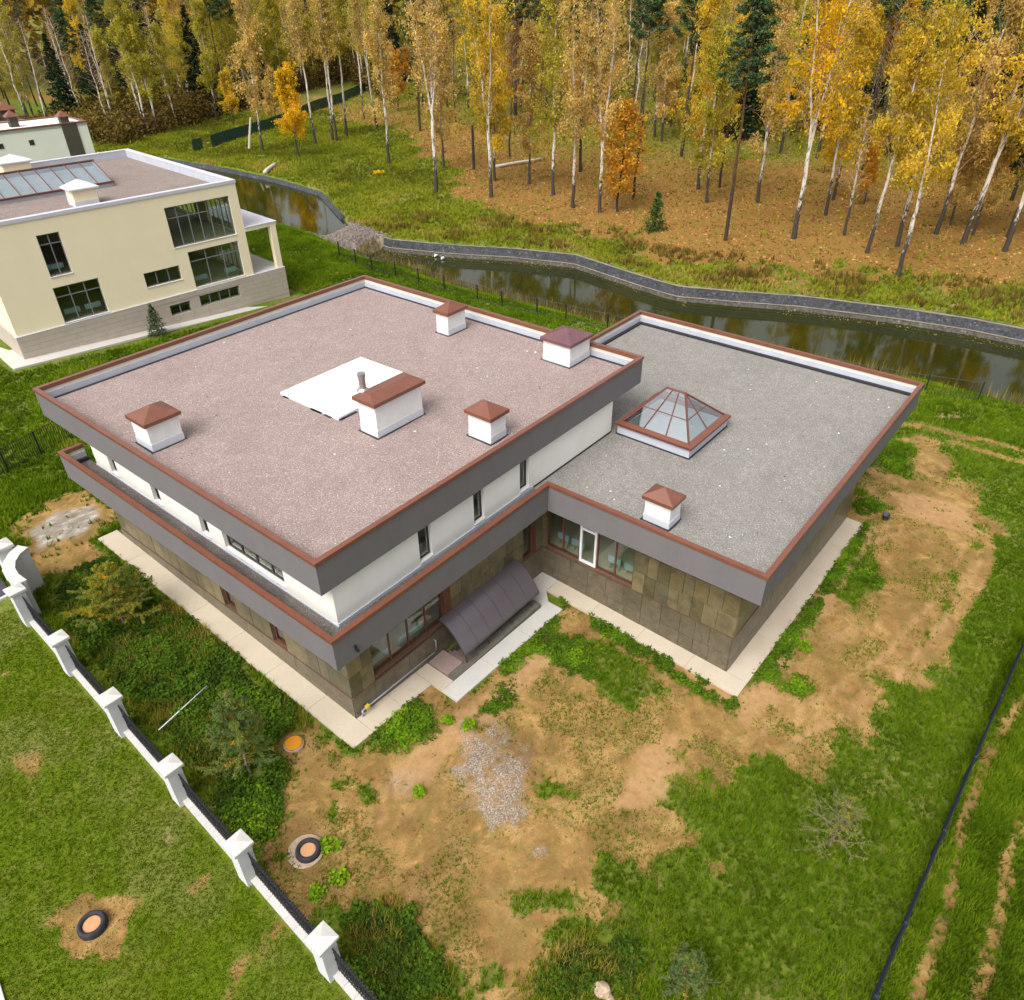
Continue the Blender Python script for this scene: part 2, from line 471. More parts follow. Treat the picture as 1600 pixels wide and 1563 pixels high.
# ---- measured layout of the place, metres (x along the long facade, y to the left of it)
FS = [-320, -200, -160, -100, -83, -70, -57, -50, -44, -35.4, -27.5, -19.5, -11.5, -2.8, 1.8, 7.7, 14, 22.9, 29.5, 33.6, 60, 110]
FN = [70, 88, 96, 100, 96, 92, 86, 78.6, 72.5, 68.1, 68.4, 69.5, 69.6, 64.8, 62.6, 63, 63.8, 63.5, 62.7, 61.5, 57, 50]
NS = [-320, -200, -160, -83, -70, -62.6, -58.7, -52, -46, -40, -36, -33, -28.5, -23, -18, -10, -3, 25, 32, 60, 110]
NN = [64, 82, 90, 86, 79, 74.4, 72, 68.5, 67.2, 65, 63.5, 62.4, 61.5, 58.3, 56.6, 54.5, 52.5, 49.3, 47, 43, 36]
SOIL = [[(-0.47, -0.63), (-0.22, 0.76), (-0.18, 1.61), (-1.03, 1.79), (-2.26, 1.2), (-2.91, -0.05), (-3.9, -0.78), (-4.93, -1.13), (-5.53, -2.07), (-6.06, -3.16), (-5.84, -4.71), (-4.35, -5.5), (-3.54, -6.62), (-3.55, -8.25), (-3.95, -9.19), (-4.3, -10.17), (-2.86, -11.88), (-0.71, -11.54), (0.65, -12.52), (1.06, -12.52), (0.67, -11.23), (2.63, -11.8), (2.92, -12.92), (3.91, -12.75), (4.44, -13.37), (5.45, -12.83), (6.53, -12.68), (7.69, -13.18), (9.83, -14.91), (11.27, -15.67), (12.55, -15.74), (14.58, -16.68), (17.57, -16.62), (19.83, -17.14), (23.23, -17.47), (27.06, -17.84), (32.14, -17.79), (36.97, -16.43), (39.49, -14.27), (42.58, -12.11), (41.93, -11.43), (37.65, -11.73), (37.01, -10.47), (33.3, -10.39), (29.6, -9.45), (28.66, -11.29), (12.36, -11.26), (12.42, -6.31), (13.78, -0.83), (12.88, 0.17), (11.36, -1.79), (3.75, -1.99), (3.76, -0.65)]]
SAND = [[(11.28, -11.47), (10.94, -12.36), (13.18, -12.85), (14.49, -12.39), (18.42, -12.4), (23.96, -12.48), (29.64, -12.17), (30.18, -11.26), (25.06, -11.7), (19.38, -11.44), (14.77, -11.72)], [(-0.25, -2.69), (0.19, -3.64), (4.63, -4.28), (8.44, -3.96), (8.89, -3.08), (5.18, -2.92)], [(12.94, -1.03), (12.9, -2.46), (12.11, -4.33), (12.23, -7.46), (11.94, -10.23), (11.34, -11.44), (11.89, -11.42), (13.04, -7.0), (13.68, -1.11)], [(7.11, -9.35), (8.67, -10.41), (7.27, -11.6), (5.29, -11.44), (3.79, -10.11), (5.65, -9.94)], [(34.31, -11.47), (35.18, -12.4), (36.11, -14.46), (35.68, -16.04), (33.0, -16.94), (32.37, -15.34), (32.17, -13.22)]]
GRAVEL = [[(3.03, -3.21), (4.31, -4.02), (4.32, -5.89), (3.43, -7.38), (1.03, -8.38), (0.35, -7.74), (0.4, -5.84), (1.39, -4.37)], [(1.24, -8.51), (1.53, -9.04), (1.11, -9.47), (0.69, -9.1)]]
PUDDLE = [[(-2.79, 23.03), (-0.76, 23.45), (0.7, 22.79), (0.72, 21.39), (-0.81, 20.44), (-2.08, 20.59), (-2.97, 20.76)]]
SOIL2 = [[(-3.35, 23.63), (-1.18, 24.82), (0.65, 24.94), (1.39, 23.46), (1.45, 21.05), (-0.64, 19.41), (-0.49, 18.03), (-1.54, 17.62), (-2.72, 18.17), (-3.87, 19.07), (-3.62, 21.46)], [(-11.03, 1.4), (-10.1, 1.42), (-9.54, 0.43), (-9.63, -0.55), (-9.64, -1.15), (-10.54, -1.1), (-11.2, -0.03)]]
LUSH = [[(-3.9, 17.29), (-2.29, 18.07), (-0.91, 17.86), (-0.47, 16.45), (-0.55, 10.5), (-0.81, 2.7), (-0.8, 1.67), (-2.37, 0.86), (-2.83, -0.14), (-3.98, -0.88), (-4.81, -1.27), (-5.32, -1.05), (-5.41, 0.78), (-5.11, 4.93), (-5.02, 9.06), (-4.92, 13.81)], [(-5.53, -4.98), (-4.35, -5.5), (-3.54, -6.62), (-3.59, -8.29), (-4.36, -10.1), (-6.36, -7.78), (-5.76, -5.88)], [(-0.87, -11.66), (0.5, -12.5), (0.44, -13.51), (-1.0, -14.15), (-3.77, -10.86), (-2.44, -11.56)]]
WEED = [[(12.29, -3.65), (12.59, -4.2), (12.44, -6.65), (12.54, -8.3), (12.11, -10.14), (11.8, -11.43), (11.34, -11.44), (11.3, -9.77), (11.55, -7.18), (11.54, -4.34)], [(14.1, -11.54), (17.08, -11.54), (22.75, -11.53), (29.79, -11.12), (29.8, -11.6), (24.54, -11.94), (16.97, -12.06), (14.13, -12.15)], [(6.51, -2.65), (10.07, -2.37), (10.98, -2.39), (10.2, -2.85), (7.57, -2.98), (6.5, -2.92)], [(0.55, -1.09), (1.56, -0.77), (3.03, -1.17), (2.6, -1.97), (2.11, -2.64), (1.0, -2.46), (0.42, -1.98)], [(4.1, -3.57), (6.16, -3.38), (5.83, -3.83), (4.67, -4.07)], [(8.63, -3.27), (9.96, -3.21), (10.69, -4.36), (9.48, -4.84), (9.0, -6.04), (8.55, -4.96)], [(14.15, -12.74), (15.3, -13.18), (14.93, -13.62), (14.0, -13.39)], [(11.64, -0.7), (12.54, -1.32), (12.08, -2.25), (11.28, -2.05)], [(-4.96, 0.65), (-4.2, -0.23), (-4.13, -1.1), (-5.25, -1.5), (-5.4, -0.58)], [(25.03, -12.48), (25.03, -13.67), (24.09, -13.79), (23.96, -12.48)], [(38.16, -9.93), (41.27, -9.44), (41.28, -10.74), (37.04, -11.08)], [(31.12, -10.1), (32.69, -10.78), (32.29, -11.87), (30.61, -11.04)]]
TRACKS = [([(20.81, -21.26), (17.72, -20.79), (16.35, -20.69), (13.9, -20.59), (12.14, -20.62), (9.2, -20.91), (7.86, -21.01), (6.65, -20.84), (4.64, -20.88)], 0.3), ([(13.69, -22.42), (11.83, -22.2), (10.42, -22.35), (9.04, -22.4), (7.68, -22.37), (5.95, -22.43)], 0.3), ([(44.63, -9.15), (45.18, -10.59), (45.69, -13.06), (46.0, -17.07)], 0.45), ([(41.6, -9.79), (43.42, -11.04), (44.3, -14.2), (44.4, -17.35)], 0.4), ([(42.25, -11.77), (38.41, -12.54)], 0.8), ([(30.87, -12.28), (31.58, -14.1), (32.91, -15.92), (33.04, -17.45)], 0.35), ([(19.83, -17.14), (23.23, -17.47), (29.07, -17.74), (32.7, -17.51)], 0.5)]
TREES = [('snag', 77.0, 117.8, 164), ('birch', 76.8, 113.1, 160), ('goldbirch', 76.6, 102.2, 151), ('birch', 85.8, 108.8, 161), ('birch', 89.9, 108.9, 164), ('birch', 90.4, 108.3, 164), ('birch', 94.5, 110.1, 168), ('birch', 103.3, 110.8, 174), ('birch', 109.3, 121.5, 186), ('birch', 82.7, 85.5, 142), ('dark', 104.4, 99.5, 166), ('bigbirch', 72.6, 64.8, 120), ('birch', 84.2, 74.1, 135), ('dark', 107.0, 92.4, 163), ('snag', 87.2, 70.2, 134), ('bigbirch', 75.2, 56.3, 117), ('birch', 82.7, 61.9, 126), ('dark', 97.0, 70.6, 142), ('birch', 84.5, 56.6, 124), ('birch', 82.1, 50.3, 118), ('bigbirch', 78.8, 44.4, 112), ('bigbirch', 78.5, 39.8, 110), ('oak', 80.1, 38.0, 110), ('dark', 86.2, 39.2, 116), ('dark', 94.9, 54.4, 131), ('dark', 112.3, 81.8, 160), ('dark', 134.8, 92.7, 184), ('dark', 122.9, 82.3, 169), ('dark', 113.2, 46.5, 142), ('birch', 95.9, 34.2, 122), ('birch', 90.6, 30.1, 115), ('dark', 98.3, 32.0, 123), ('pine', 76.3, 20.3, 99), ('birch', 94.3, 24.3, 116), ('bigbirch', 82.2, 14.2, 102), ('birch', 92.6, 14.3, 111), ('birch', 101.0, 16.4, 120), ('thin', 86.3, 9.6, 104), ('birch', 82.1, 5.5, 100), ('birch', 85.9, 3.3, 103), ('bigbirch', 76.1, 0.4, 93), ('birch', 92.8, 1.0, 109), ('bigbirch', 91.1, -2.5, 106), ('birch', 96.7, -6.1, 111), ('birch', 91.4, -6.8, 106), ('dark', 118.8, 18.5, 137), ('dark', 113.3, 2.5, 128), ('dark', 118.8, -0.2, 133), ('dark', 113.1, -3.2, 127), ('spruce', 74.8, 29.2, 101), ('birch', 73.4, 146.9, 187), ('birch', 75.6, 146.9, 188), ('birch', 94.7, 188.4, 233), ('birch', 86.4, 195.8, 236), ('spruce', 78.2, 173.4, 213), ('spruce', 111.2, 211.6, 261), ('birch', 104.8, 176.7, 228), ('birch', 101.1, 176.0, 225), ('birch', 91.1, 149.6, 198), ('birch', 118.0, 177.3, 235)]
LOG1 = [(90.09, 67.91, -0.46), (97.72, 64.46, -0.15)]
LOG2 = [(66.09, 97.74, -1.09), (70.71, 100.99, -0.89)]
GF = [(68.37, 132.48, -2.7), (68.5, 125.63, -1.1), (68.22, 123.88, -1.1), (77.43, 126.62, -0.87), (90.0, 129.34, -0.28), (102.5, 134.7, 0.27), (130.64, 147.44, 1.18), (157.79, 161.7, 2.23)]
ROCKS = [(79.99, 57.56, -0.63)]
REEDS = [(56.5, 47.49, -2.61), (57.19, 46.05, -3.69)]
BIRD = [(55.51, 50.18, -3.89), (55.73, 49.07, -3.9)]
PINE = [(16.21, 43.27, 1.06)]
YEL = [(77.32, 81.86, -0.93)]
NFENCE = [(40.98, 49.44), (40.36, 46.01), (40.15, 43.27), (40.52, 40.1), (40.69, 36.94), (41.03, 33.72), (41.24, 29.52), (41.61, 26.76), (42.57, 23.28), (43.21, 20.41), (44.02, 16.37), (52.25, -12.01), (52.62, -15.93)]
RUTS = [[(11.3, -12.92), (14.93, -14.35), (19.11, -15.6), (24.34, -16.28), (30.2, -16.52), (35.68, -16.04)], [(10.87, -13.81), (14.09, -15.21), (18.48, -16.51), (23.94, -17.24), (30.27, -17.43), (34.71, -16.95)], [(26.53, -11.63), (29.91, -13.11), (32.24, -15.01), (32.3, -17.08)], [(-2.58, -3.49), (-1.02, -4.52), (-0.66, -6.11), (-1.18, -8.39), (-1.6, -9.86)], [(-3.75, -6.7), (-1.87, -7.24), (-0.31, -7.64), (1.97, -8.78), (4.17, -10.14)], [(1.78, -13.2), (1.38, -10.34), (1.07, -8.87)]]
TURF = [[(-1.02, -9.25), (0.19, -10.1), (0.6, -11.09), (-0.0, -11.17), (-1.0, -10.19), (-1.22, -9.55)], [(6.39, -10.58), (7.24, -11.25), (6.74, -12.08), (5.32, -11.97), (5.21, -11.26)], [(-3.2, -2.46), (-2.63, -1.84), (-2.35, -2.09), (-3.01, -2.8)], [(-2.01, -1.39), (-1.35, -1.73), (-1.52, -2.21), (-2.17, -1.88)], [(-1.69, -2.19), (-1.21, -2.58), (-1.58, -3.14), (-1.92, -2.74)], [(10.39, -4.02), (11.43, -5.5), (10.96, -7.69), (10.15, -9.29), (9.23, -8.23), (9.22, -6.58), (8.9, -5.07)], [(10.23, -6.27), (9.57, -8.35), (8.29, -8.47), (8.38, -6.46), (9.48, -5.72)], [(-3.36, -9.6), (-2.7, -10.09), (-3.14, -10.72), (-3.79, -10.37)], [(1.63, -10.98), (2.73, -11.74), (2.5, -12.53), (1.66, -12.4), (1.2, -11.53)], [(25.78, -10.8), (27.91, -12.27), (25.15, -13.8), (21.36, -13.67), (21.95, -12.16)]]
# ------------------------------------------------------------------ the ground, one sheet
def lin(x, y): return np.clip(-.04 * (x - .57) + .039 * (y - .18), -2.2, 1.6)
def plane(x, y): return -.04 * (x - .57) + .039 * (y - .18)
def river(x, y): return .31 * x - .95 * y, .95 * x + .31 * y

def ground(x, y):
    x = np.asarray(x, float); y = np.asarray(y, float)
    s, n = river(x, y)
    Fn = np.interp(s, FS, FN); Nn = np.interp(s, NS, NN)
    wl = np.interp(s, [-46, -36], [-1.8, -3.0])
    near = np.minimum(lin(x, y), wl + .1 + .42 * np.maximum(Nn - n, 0))
    d = np.maximum(n - Fn, 0)
    far = np.interp(s, [-60, -40], [-1.1, -1.6]) + .035 * np.minimum(d, 220) + .25 * np.sin(x * .21 + 1) * np.sin(y * .17) * np.minimum(d / 8, 1)
    wz = np.clip(1 - np.abs(s + 41) / 5, 0, 1)
    pond = np.maximum(wl - .9, wl - .1 - .5 * np.maximum(n - Nn, 0))
    k = np.minimum(wz * 1.5, 1)
    pond = pond * (1 - k) + k * (-1.35)
    return np.where(n > Fn, far, np.where(n > Nn, pond, near))
def gz(x, y): return float(ground(x, y))

def axis(parts):
    out = []
    for a, b, st in parts: out.append(np.arange(a, b - 1e-6, st))
    last, st, end = parts[-1][1], parts[-1][2], 650
    g = [last]
    while g[-1] < end: st *= 1.09; g.append(g[-1] + st)
    return np.concatenate(out + [np.array(g)])
gx = axis([(-60, -17, 2.0), (-17, 37, .25), (37, 88, .6)])
gy = axis([(-70, -28, 1.5), (-28, 26, .25), (26, 84, .6)])
GX, GY = np.meshgrid(gx, gy, indexing='ij')
lumps = .05 * (fbm(GX, GY, 3.0, 5) - .5) + .16 * (fbm(GX, GY, 7.0, 3) - .5)
def pave_d(x, y):
    """distance from the built footprint, where the ground is level"""
    return np.minimum.reduce([poly_sd(x, y, [(-.5, -.9), (13.3, -.9), (13.3, 19.4), (-.5, 19.4)]),
                              poly_sd(x, y, [(3.9, -2.35), (11.6, -2.35), (13.3, -.8), (3.9, -.8)]),
                              poly_sd(x, y, [(12.2, -11.4), (30.5, -11.4), (30.5, 8), (12.2, 8)])])
PD = pave_d(GX, GY)
GZ = ground(GX, GY) + lumps * np.clip(PD / 1.0, 0, 1) + .22 * sstep(.6, -1.2, poly_sd(GX, GY, GRAVEL[0])) * (.5 + fbm(GX, GY, 1.2, 8))
ni, nj = GX.shape

def masks(x, y):
    s, n = river(x, y)
    Fn = np.interp(s, FS, FN); Nn = np.interp(s, NS, NN)
    far = n > Fn
    d = n - Fn
    big = fbm(x, y, 3.2, 21); mid = fbm(x, y, 1.1, 22); sml = fbm(x, y, .45, 23)
    soil = np.zeros(x.shape)
    for P in SOIL:
        soil = np.maximum(soil, np.clip(.5 - poly_sd(x, y, P) / 3.0, 0, 1.02))
    for P in SOIL2:
        soil = np.maximum(soil, np.clip(.5 - poly_sd(x, y, P) / 1.3, 0, 1.0))
    soil = sstep(.24, .78, soil + (big - .5) * 1.25 + (mid - .5) * 1.0 + (sml - .5) * .5)
    track = np.zeros(x.shape)
    for pts, w in TRACKS:
        track = np.maximum(track, sstep(.25, .75, np.clip(1 - line_d(x, y, pts) / (w * 1.7), 0, 1) + (mid - .5) * .5 + (sml - .5) * .5))
    turf = np.zeros(x.shape)
    for P in TURF: turf = np.maximum(turf, np.clip(.55 - poly_sd(x, y, P) / .9, 0, 1))
    soil = soil * (1 - .9 * sstep(.42, .75, turf + (mid - .5) * .9 + (sml - .5) * .6))
    soil = np.maximum(soil, track)
    lush = np.zeros(x.shape)
    for P in LUSH: lush = np.maximum(lush, np.clip(.5 - poly_sd(x, y, P) / .9, 0, 1))
    weed = np.zeros(x.shape)
    for P in WEED: weed = np.maximum(weed, np.clip(.55 - poly_sd(x, y, P) / .45, 0, 1))
    sand = np.zeros(x.shape)
    for P in SAND: sand = np.maximum(sand, np.clip(.55 - poly_sd(x, y, P) / 1.1, 0, .95))
    for k_, L in enumerate(RUTS): sand = np.maximum(sand, (.72 if k_ < 3 else .42) * np.clip(1 - line_d(x, y, L) / .42, 0, 1))
    sand = sstep(.35, .85, sand + (big - .5) * .6 + (mid - .5) * .8 + (sml - .5) * .6)
    grav = np.zeros(x.shape)
    for P in GRAVEL: grav = np.maximum(grav, np.clip(.60 - poly_sd(x, y, P) / 1.7, 0, 1.05))
    grav = sstep(.36, 1.1, grav + (mid - .5) * .8 + (sml - .5) * .9)
    pud = np.zeros(x.shape)
    for P in PUDDLE: pud = np.maximum(pud, np.clip(.5 - poly_sd(x, y, P) / .8, 0, 1))
    pud = .85 * sstep(.30, .95, pud + (big - .5) * 1.1 + (mid - .5) * .8)
    lawn = ((x < -6.2 + y * .0365) & (y < 17)).astype(float)
    bare = sstep(.60, .76, fbm(x, y, 2.6, 31) * .6 + mid * .4) * lawn
    soil = np.maximum(soil, bare * .75)
    d0 = np.interp(s, [-90, -45, -28, -20, -10, 10, 30], [44, 30, 15, 8, 6, 6, 9])
    lit = np.clip((d - d0) / 7, -1, 1) * .5 + .5 + (fbm(x, y, 6, 41) - .5) * 1.3 + (mid - .5) * .8
    lit = sstep(.35, .75, lit) * far
    deep = sstep(.42, .62, fbm(x, y, 14, 43) + np.clip((d - 35) / 110, 0, .30)) * far
    lit = lit * (1 - .6 * deep * np.clip((d - 25) / 40, .3, 1))
    verge = np.clip(1 - np.abs(Nn - n - 2) / 3.5, 0, 1) * (~far)
    dry = np.clip(verge * np.interp(s, [-20, 10], [1, .25]) + .35 * sstep(.5, .7, big), 0, 1)
    weir = np.clip(1.4 - np.abs(s + 41.0) / 5, 0, 1) * (n > Nn - 2.5) * (n < Fn + 1.5)
    return dict(soil=soil, sand=sand, grav=grav, pud=pud, lush=lush, weed=weed, lawn=lawn, lit=lit, dry=dry, weir=sstep(.3, .7, weir + (mid - .5) * .8))
MK = masks(GX, GY)

idx = np.arange(ni * nj).reshape(ni, nj)
F = np.stack([idx[:-1, :-1], idx[1:, :-1], idx[1:, 1:], idx[:-1, 1:]], -1).reshape(-1, 4)
cxm = (GX[:-1, :-1] + GX[1:, 1:]).reshape(-1) / 2; cym = (GY[:-1, :-1] + GY[1:, 1:]).reshape(-1) / 2
pit = (cxm > 5.75) & (cxm < 10.75) & (cym > -1.0) & (cym < 0.0)
F = F[~pit]

def ground_material():
    m = NT('ground')
    p = m.pos()
    f1 = m.noise(p, 3.0, 6, .7); f2 = m.noise(p, .35, 4); f3 = m.noise(p, 14, 4, .7); f4 = m.noise(p, .9, 5, .65, 1.0)
    grass = m.ramp(f1, [(.3, (.06, .09, .007)), (.5, (.10, .15, .010)), (.68, (.18, .20, .025))])
    grass = m.mix(m.math('MULTIPLY', m.ramp(f4, [(.45, (0, 0, 0)), (.7, (1, 1, 1))]), .45), grass, (.15, .13, .04))
    lawn = m.ramp(f1, [(.3, (.07, .11, .003)), (.55, (.095, .142, .004)), (.75, (.14, .165, .010))])
    lawn = m.mix(m.math('MULTIPLY', m.ramp(f4, [(.5, (0, 0, 0)), (.72, (1, 1, 1))]), .5), lawn, (.19, .165, .04))
    dryc = m.ramp(f1, [(.3, (.16, .15, .045)), (.6, (.27, .22, .085))])
    col = m.mix(m.attr('lawn'), grass, lawn)
    col = m.mix(m.attr('dry'), col, dryc)
    f5 = m.noise(p, .28, 5, .7, .8); f6 = m.noise(m.scale(p, (1, 1, 1)), 1.7, 6, .75, .5)
    soil = m.ramp(f4, [(.28, (.16, .088, .028)), (.42, (.275, .155, .050)), (.56, (.385, .228, .078)), (.72, (.52, .325, .13))])
    soil = m.mix(m.math('MULTIPLY', m.ramp(f5, [(.38, (1, 1, 1)), (.54, (0, 0, 0))]), .62), soil, (.17, .092, .030))
    soil = m.mix(m.math('MULTIPLY', m.ramp(f5, [(.55, (0, 0, 0)), (.68, (1, 1, 1))]), .5), soil, (.53, .33, .14))
    soil = m.mix(m.math('MULTIPLY', m.ramp(f6, [(.46, (0, 0, 0)), (.60, (1, 1, 1))]), .55), soil, (.185, .15, .038))
    soil = m.mix(m.math('MULTIPLY', m.ramp(f3, [(.3, (1, 1, 1)), (.55, (0, 0, 0))]), .5), soil, (.16, .09, .04))
    soil = m.mix(m.math('MULTIPLY', m.ramp(f1, [(.52, (0, 0, 0)), (.72, (1, 1, 1))]), .38), soil, (.17, .15, .03))
    ms = m.math('ADD', m.attr('soil'), m.math('MULTIPLY', m.math('SUBTRACT', f3, .5), .7))
    col = m.mix(m.ramp(ms, [(.38, (0, 0, 0)), (.62, (1, 1, 1))]), col, soil)
    col = m.mix(m.math('MULTIPLY', m.attr('sand'), .75), col, m.ramp(f1, [(.35, (.36, .20, .085)), (.65, (.49, .305, .15))]))
    vor = m.n('ShaderNodeTexVoronoi'); vor.inputs['Scale'].default_value = 30; m.l(p, vor.inputs['Vector'])
    sp = m.n('ShaderNodeSeparateColor'); m.l(vor.outputs['Color'], sp.inputs[0])
    gcol = m.ramp(sp.outputs[0], [(0, (.12, .095, .075)), (.4, (.23, .185, .15)), (.75, (.35, .30, .26)), (1, (.54, .49, .45))])
    gm = m.math('ADD', m.math('MULTIPLY', m.attr('grav'), m.ramp(f6, [(.36, (.35, .35, .35)), (.58, (1, 1, 1))])), m.math('MULTIPLY', m.math('SUBTRACT', f3, .5), .9))
    col = m.mix(m.math('MULTIPLY', m.ramp(gm, [(.3, (0, 0, 0)), (.85, (1, 1, 1))]), .72), col, gcol)
    pm = m.ramp(m.noise(m.scale(p, (1.0, 2.2, 1)), 1.0, 5, .7), [(.35, (.16, .14, .11)), (.52, (.33, .30, .26)), (.7, (.68, .66, .63))])
    col = m.mix(m.attr('pud'), col, pm)
    lit = m.ramp(f3, [(.3, (.125, .062, .016)), (.5, (.245, .125, .032)), (.7, (.39, .21, .06))])
    lit = m.mix(m.math('MULTIPLY', m.ramp(f2, [(.42, (0, 0, 0)), (.6, (1, 1, 1))]), .55), lit, (.20, .14, .03))
    lm = m.math('ADD', m.attr('lit'), m.math('MULTIPLY', m.math('SUBTRACT', f1, .5), .8))
    col = m.mix(m.ramp(lm, [(.3, (0, 0, 0)), (.7, (1, 1, 1))]), col, lit)
    col = m.mix(m.attr('weir'), col, m.ramp(f3, [(.35, (.13, .10, .085)), (.65, (.32, .27, .24))]))
    rough = m.ramp(m.attr('pud'), [(0, (.95, .95, .95)), (1, (.55, .55, .55))])
    return m.done(m.bsdf(col, rough, .15, 0, m.bump(m.math('ADD', f3, m.noise(p, 7, 5, .75)), .7, .035)))

gme = np_mesh('ground', np.stack([GX, GY, GZ], -1).reshape(-1, 3), F, ground_material())
for k in ('soil', 'sand', 'grav', 'pud', 'lawn', 'lit', 'dry', 'weir'):
    a = gme.attributes.new(k, 'FLOAT', 'POINT')
    a.data.foreach_set('value', MK[k].reshape(-1).astype(np.float32))
gme.polygons.foreach_set('use_smooth', [True] * len(gme.polygons))
tag(link(bpy.data.objects.new('ground', gme)), kind='structure')

def bilinear(A, x, y):
    i = np.clip(np.searchsorted(gx, x) - 1, 0, ni - 2); j = np.clip(np.searchsorted(gy, y) - 1, 0, nj - 2)
    fx = (x - gx[i]) / (gx[i + 1] - gx[i]); fy = (y - gy[j]) / (gy[j + 1] - gy[j])
    return (A[i, j] * (1 - fx) + A[i + 1, j] * fx) * (1 - fy) + (A[i, j + 1] * (1 - fx) + A[i + 1, j + 1] * fx) * fy
def surf(x, y): return bilinear(GZ, np.asarray(x, float), np.asarray(y, float))
def sz(x, y): return float(surf(np.array([x]), np.array([y]))[0])

# water of the two ponds
def water_material():
    m = NT('pond water')
    p = m.pos()
    n = m.noise(p, 2.6, 4, .6); n2 = m.noise(p, .12, 3)
    col = m.ramp(n2, [(.35, (.015, .019, .0015)), (.65, (.026, .028, .003))])
    return m.done(m.bsdf(col, .05, .38, 0, m.bump(n, .022, .05)))
M['water'] = water_material()
def rv(s, n):                      # river coordinates back to x, y
    k = .31 * .31 + .95 * .95
    return ((.31 * s + .95 * n) / k, (-.95 * s + .31 * n) / k)
def pond(name, s0, s1, z):
    ss = np.linspace(s0, s1, 60)
    V, Fq = [], []
    for s in ss:
        for n in (np.interp(s, NS, NN) - .6, np.interp(s, FS, FN) + .05):
            x, y = rv(s, n); V.append((x, y, z))
    for i in range(len(ss) - 1): Fq.append((2 * i, 2 * i + 1, 2 * i + 3, 2 * i + 2))
    b = MB(); b.add(V, Fq)
    o = b.build(name, M['water']); tag(o, kind='structure')
    for po in o.data.polygons: pass
    o.data.flip_normals() if o.data.polygons[0].normal.z < 0 else None
    return o
pond('pond_water', -39.2, 105, -3.0)
pond('pond_water', -150, -42.4, -1.8)

# stone bank wall on the far side of the water
def bank_wall(s0, s1, zb, zt, step, label):
    root = empty('bank_wall')
    tag(root, label, 'retaining wall', 'stone walls along the far bank')
    ss = np.arange(s0, s1 + .01, step)
    line = [rv(s, np.interp(s, FS, FN)) for s in ss]
    b, c, w = MB(), MB(), MB()
    def sweep(mb, prof, jit=0):
        vs, fs = [], []; k = len(prof)
        for i, (x, y) in enumerate(line):
            a = line[max(i - 1, 0)]; e = line[min(i + 1, len(line) - 1)]
            dx, dy = e[0] - a[0], e[1] - a[1]; L = math.hypot(dx, dy); nx, ny = -dy / L, dx / L
            if nx * .95 + ny * .31 < 0: nx, ny = -nx, -ny
            for (o, z) in prof:
                vs.append((x + nx * o, y + ny * o, z + random.uniform(-jit, jit)))
        for i in range(len(line) - 1):
            for j in range(k):
                j2 = (j + 1) % k
                fs.append((i * k + j, i * k + j2, (i + 1) * k + j2, (i + 1) * k + j))
        fs.append(tuple(range(k))); fs.append(tuple(range(len(vs) - 1, len(vs) - k - 1, -1)))
        mb.add(vs, fs)
    if zb < -2.5:                                    # battered face, a pale ledge half a metre up, a grey foot
        zm = zb + .46
        sweep(b, [(-.42, zm), (-.20, zt), (.5, zt - .02), (.5, zm)], .02)
        b.build('stone_face', M['gabion'], root)
        f_ = MB(); sweep(f_, [(-.66, zb - .8), (-.56, zm - .006), (.49, zm - .006), (.49, zb - .8)], .012)
        f_.build('stone_foot', M['gabion_base'], root)
        sweep(w, [(-.62, zm - .004), (-.62, zm + .035), (-.44, zm + .05), (-.44, zm - .004)], .015)
        w.build('ledge', M['bank_cap'], root)
        sweep(c, [(-.24, zt + .003), (-.24, zt + .04), (.02, zt + .06), (.02, zt + .003)], .025)
        c.build('coping', M['bank_cap'], root)
    else:
        sweep(b, [(-.45, zb - .8), (-.36, zb), (-.12, zt), (.16, zt - .02), (.16, zb - .8)], .02)
        b.build('stone_face', M['gabion'], root)
bank_wall(-36.4, 104, -3.0, -1.60, 1.2, 'long dark stone retaining wall along the far bank of the lower pond')
bank_wall(-150, -46.5, -1.8, -1.22, 1.5, 'low dark stone edge along the far bank of the upper pond')

# rubble weir between the ponds
def rubble():
    vs, fs, n = [], [], 1500
    b = MB()
    for i in range(n):
        s = random.gauss(-41.5, 2.6); u = random.random()
        n0, n1 = np.interp(s, NS, NN) - 2.0, np.interp(s, FS, FN) + .8
        x, y = rv(s, n0 + (n1 - n0) * u)
        r = random.uniform(.10, .34)
        z = sz(x, y)
        a = random.random() * 6.3
        q = [(x + r * math.cos(a + k * 1.256) * random.uniform(.6, 1.1), y + r * math.sin(a + k * 1.256) * random.uniform(.6, 1.1)) for k in range(5)]
        t = [(x + (p[0] - x) * .55, y + (p[1] - y) * .55) for p in q]
        b.add([(p[0], p[1], z - .1) for p in q] + [(p[0], p[1], z + r * random.uniform(.4, .9)) for p in t],
              [(0, 1, 6, 5), (1, 2, 7, 6), (2, 3, 8, 7), (3, 4, 9, 8), (4, 0, 5, 9), (5, 6, 7, 8, 9)])
    o = b.build('rubble', M['rubble'])
    tag(o, 'grey brown rubble heaped in the weir between the two ponds', 'rubble', kind='stuff')
rubble()
# ------------------------------------------------------------------ the villa
villa = empty('villa', (0, 0, 0))
tag(villa, 'large flat-roofed villa with grey bands, brown copings and slate ground floor', 'house')
ZU, ZL, HB = 8.80, 6.12, 1.5            # coping heights of the upper and lower band, height of a band
WX, WY, WW, WS = .57, .18, 13.27, -10.32   # wall planes: left facade, front, wing front, wing side
XE, YB, XW = 19.2, 18.7, 29.4           # far ends of the walls

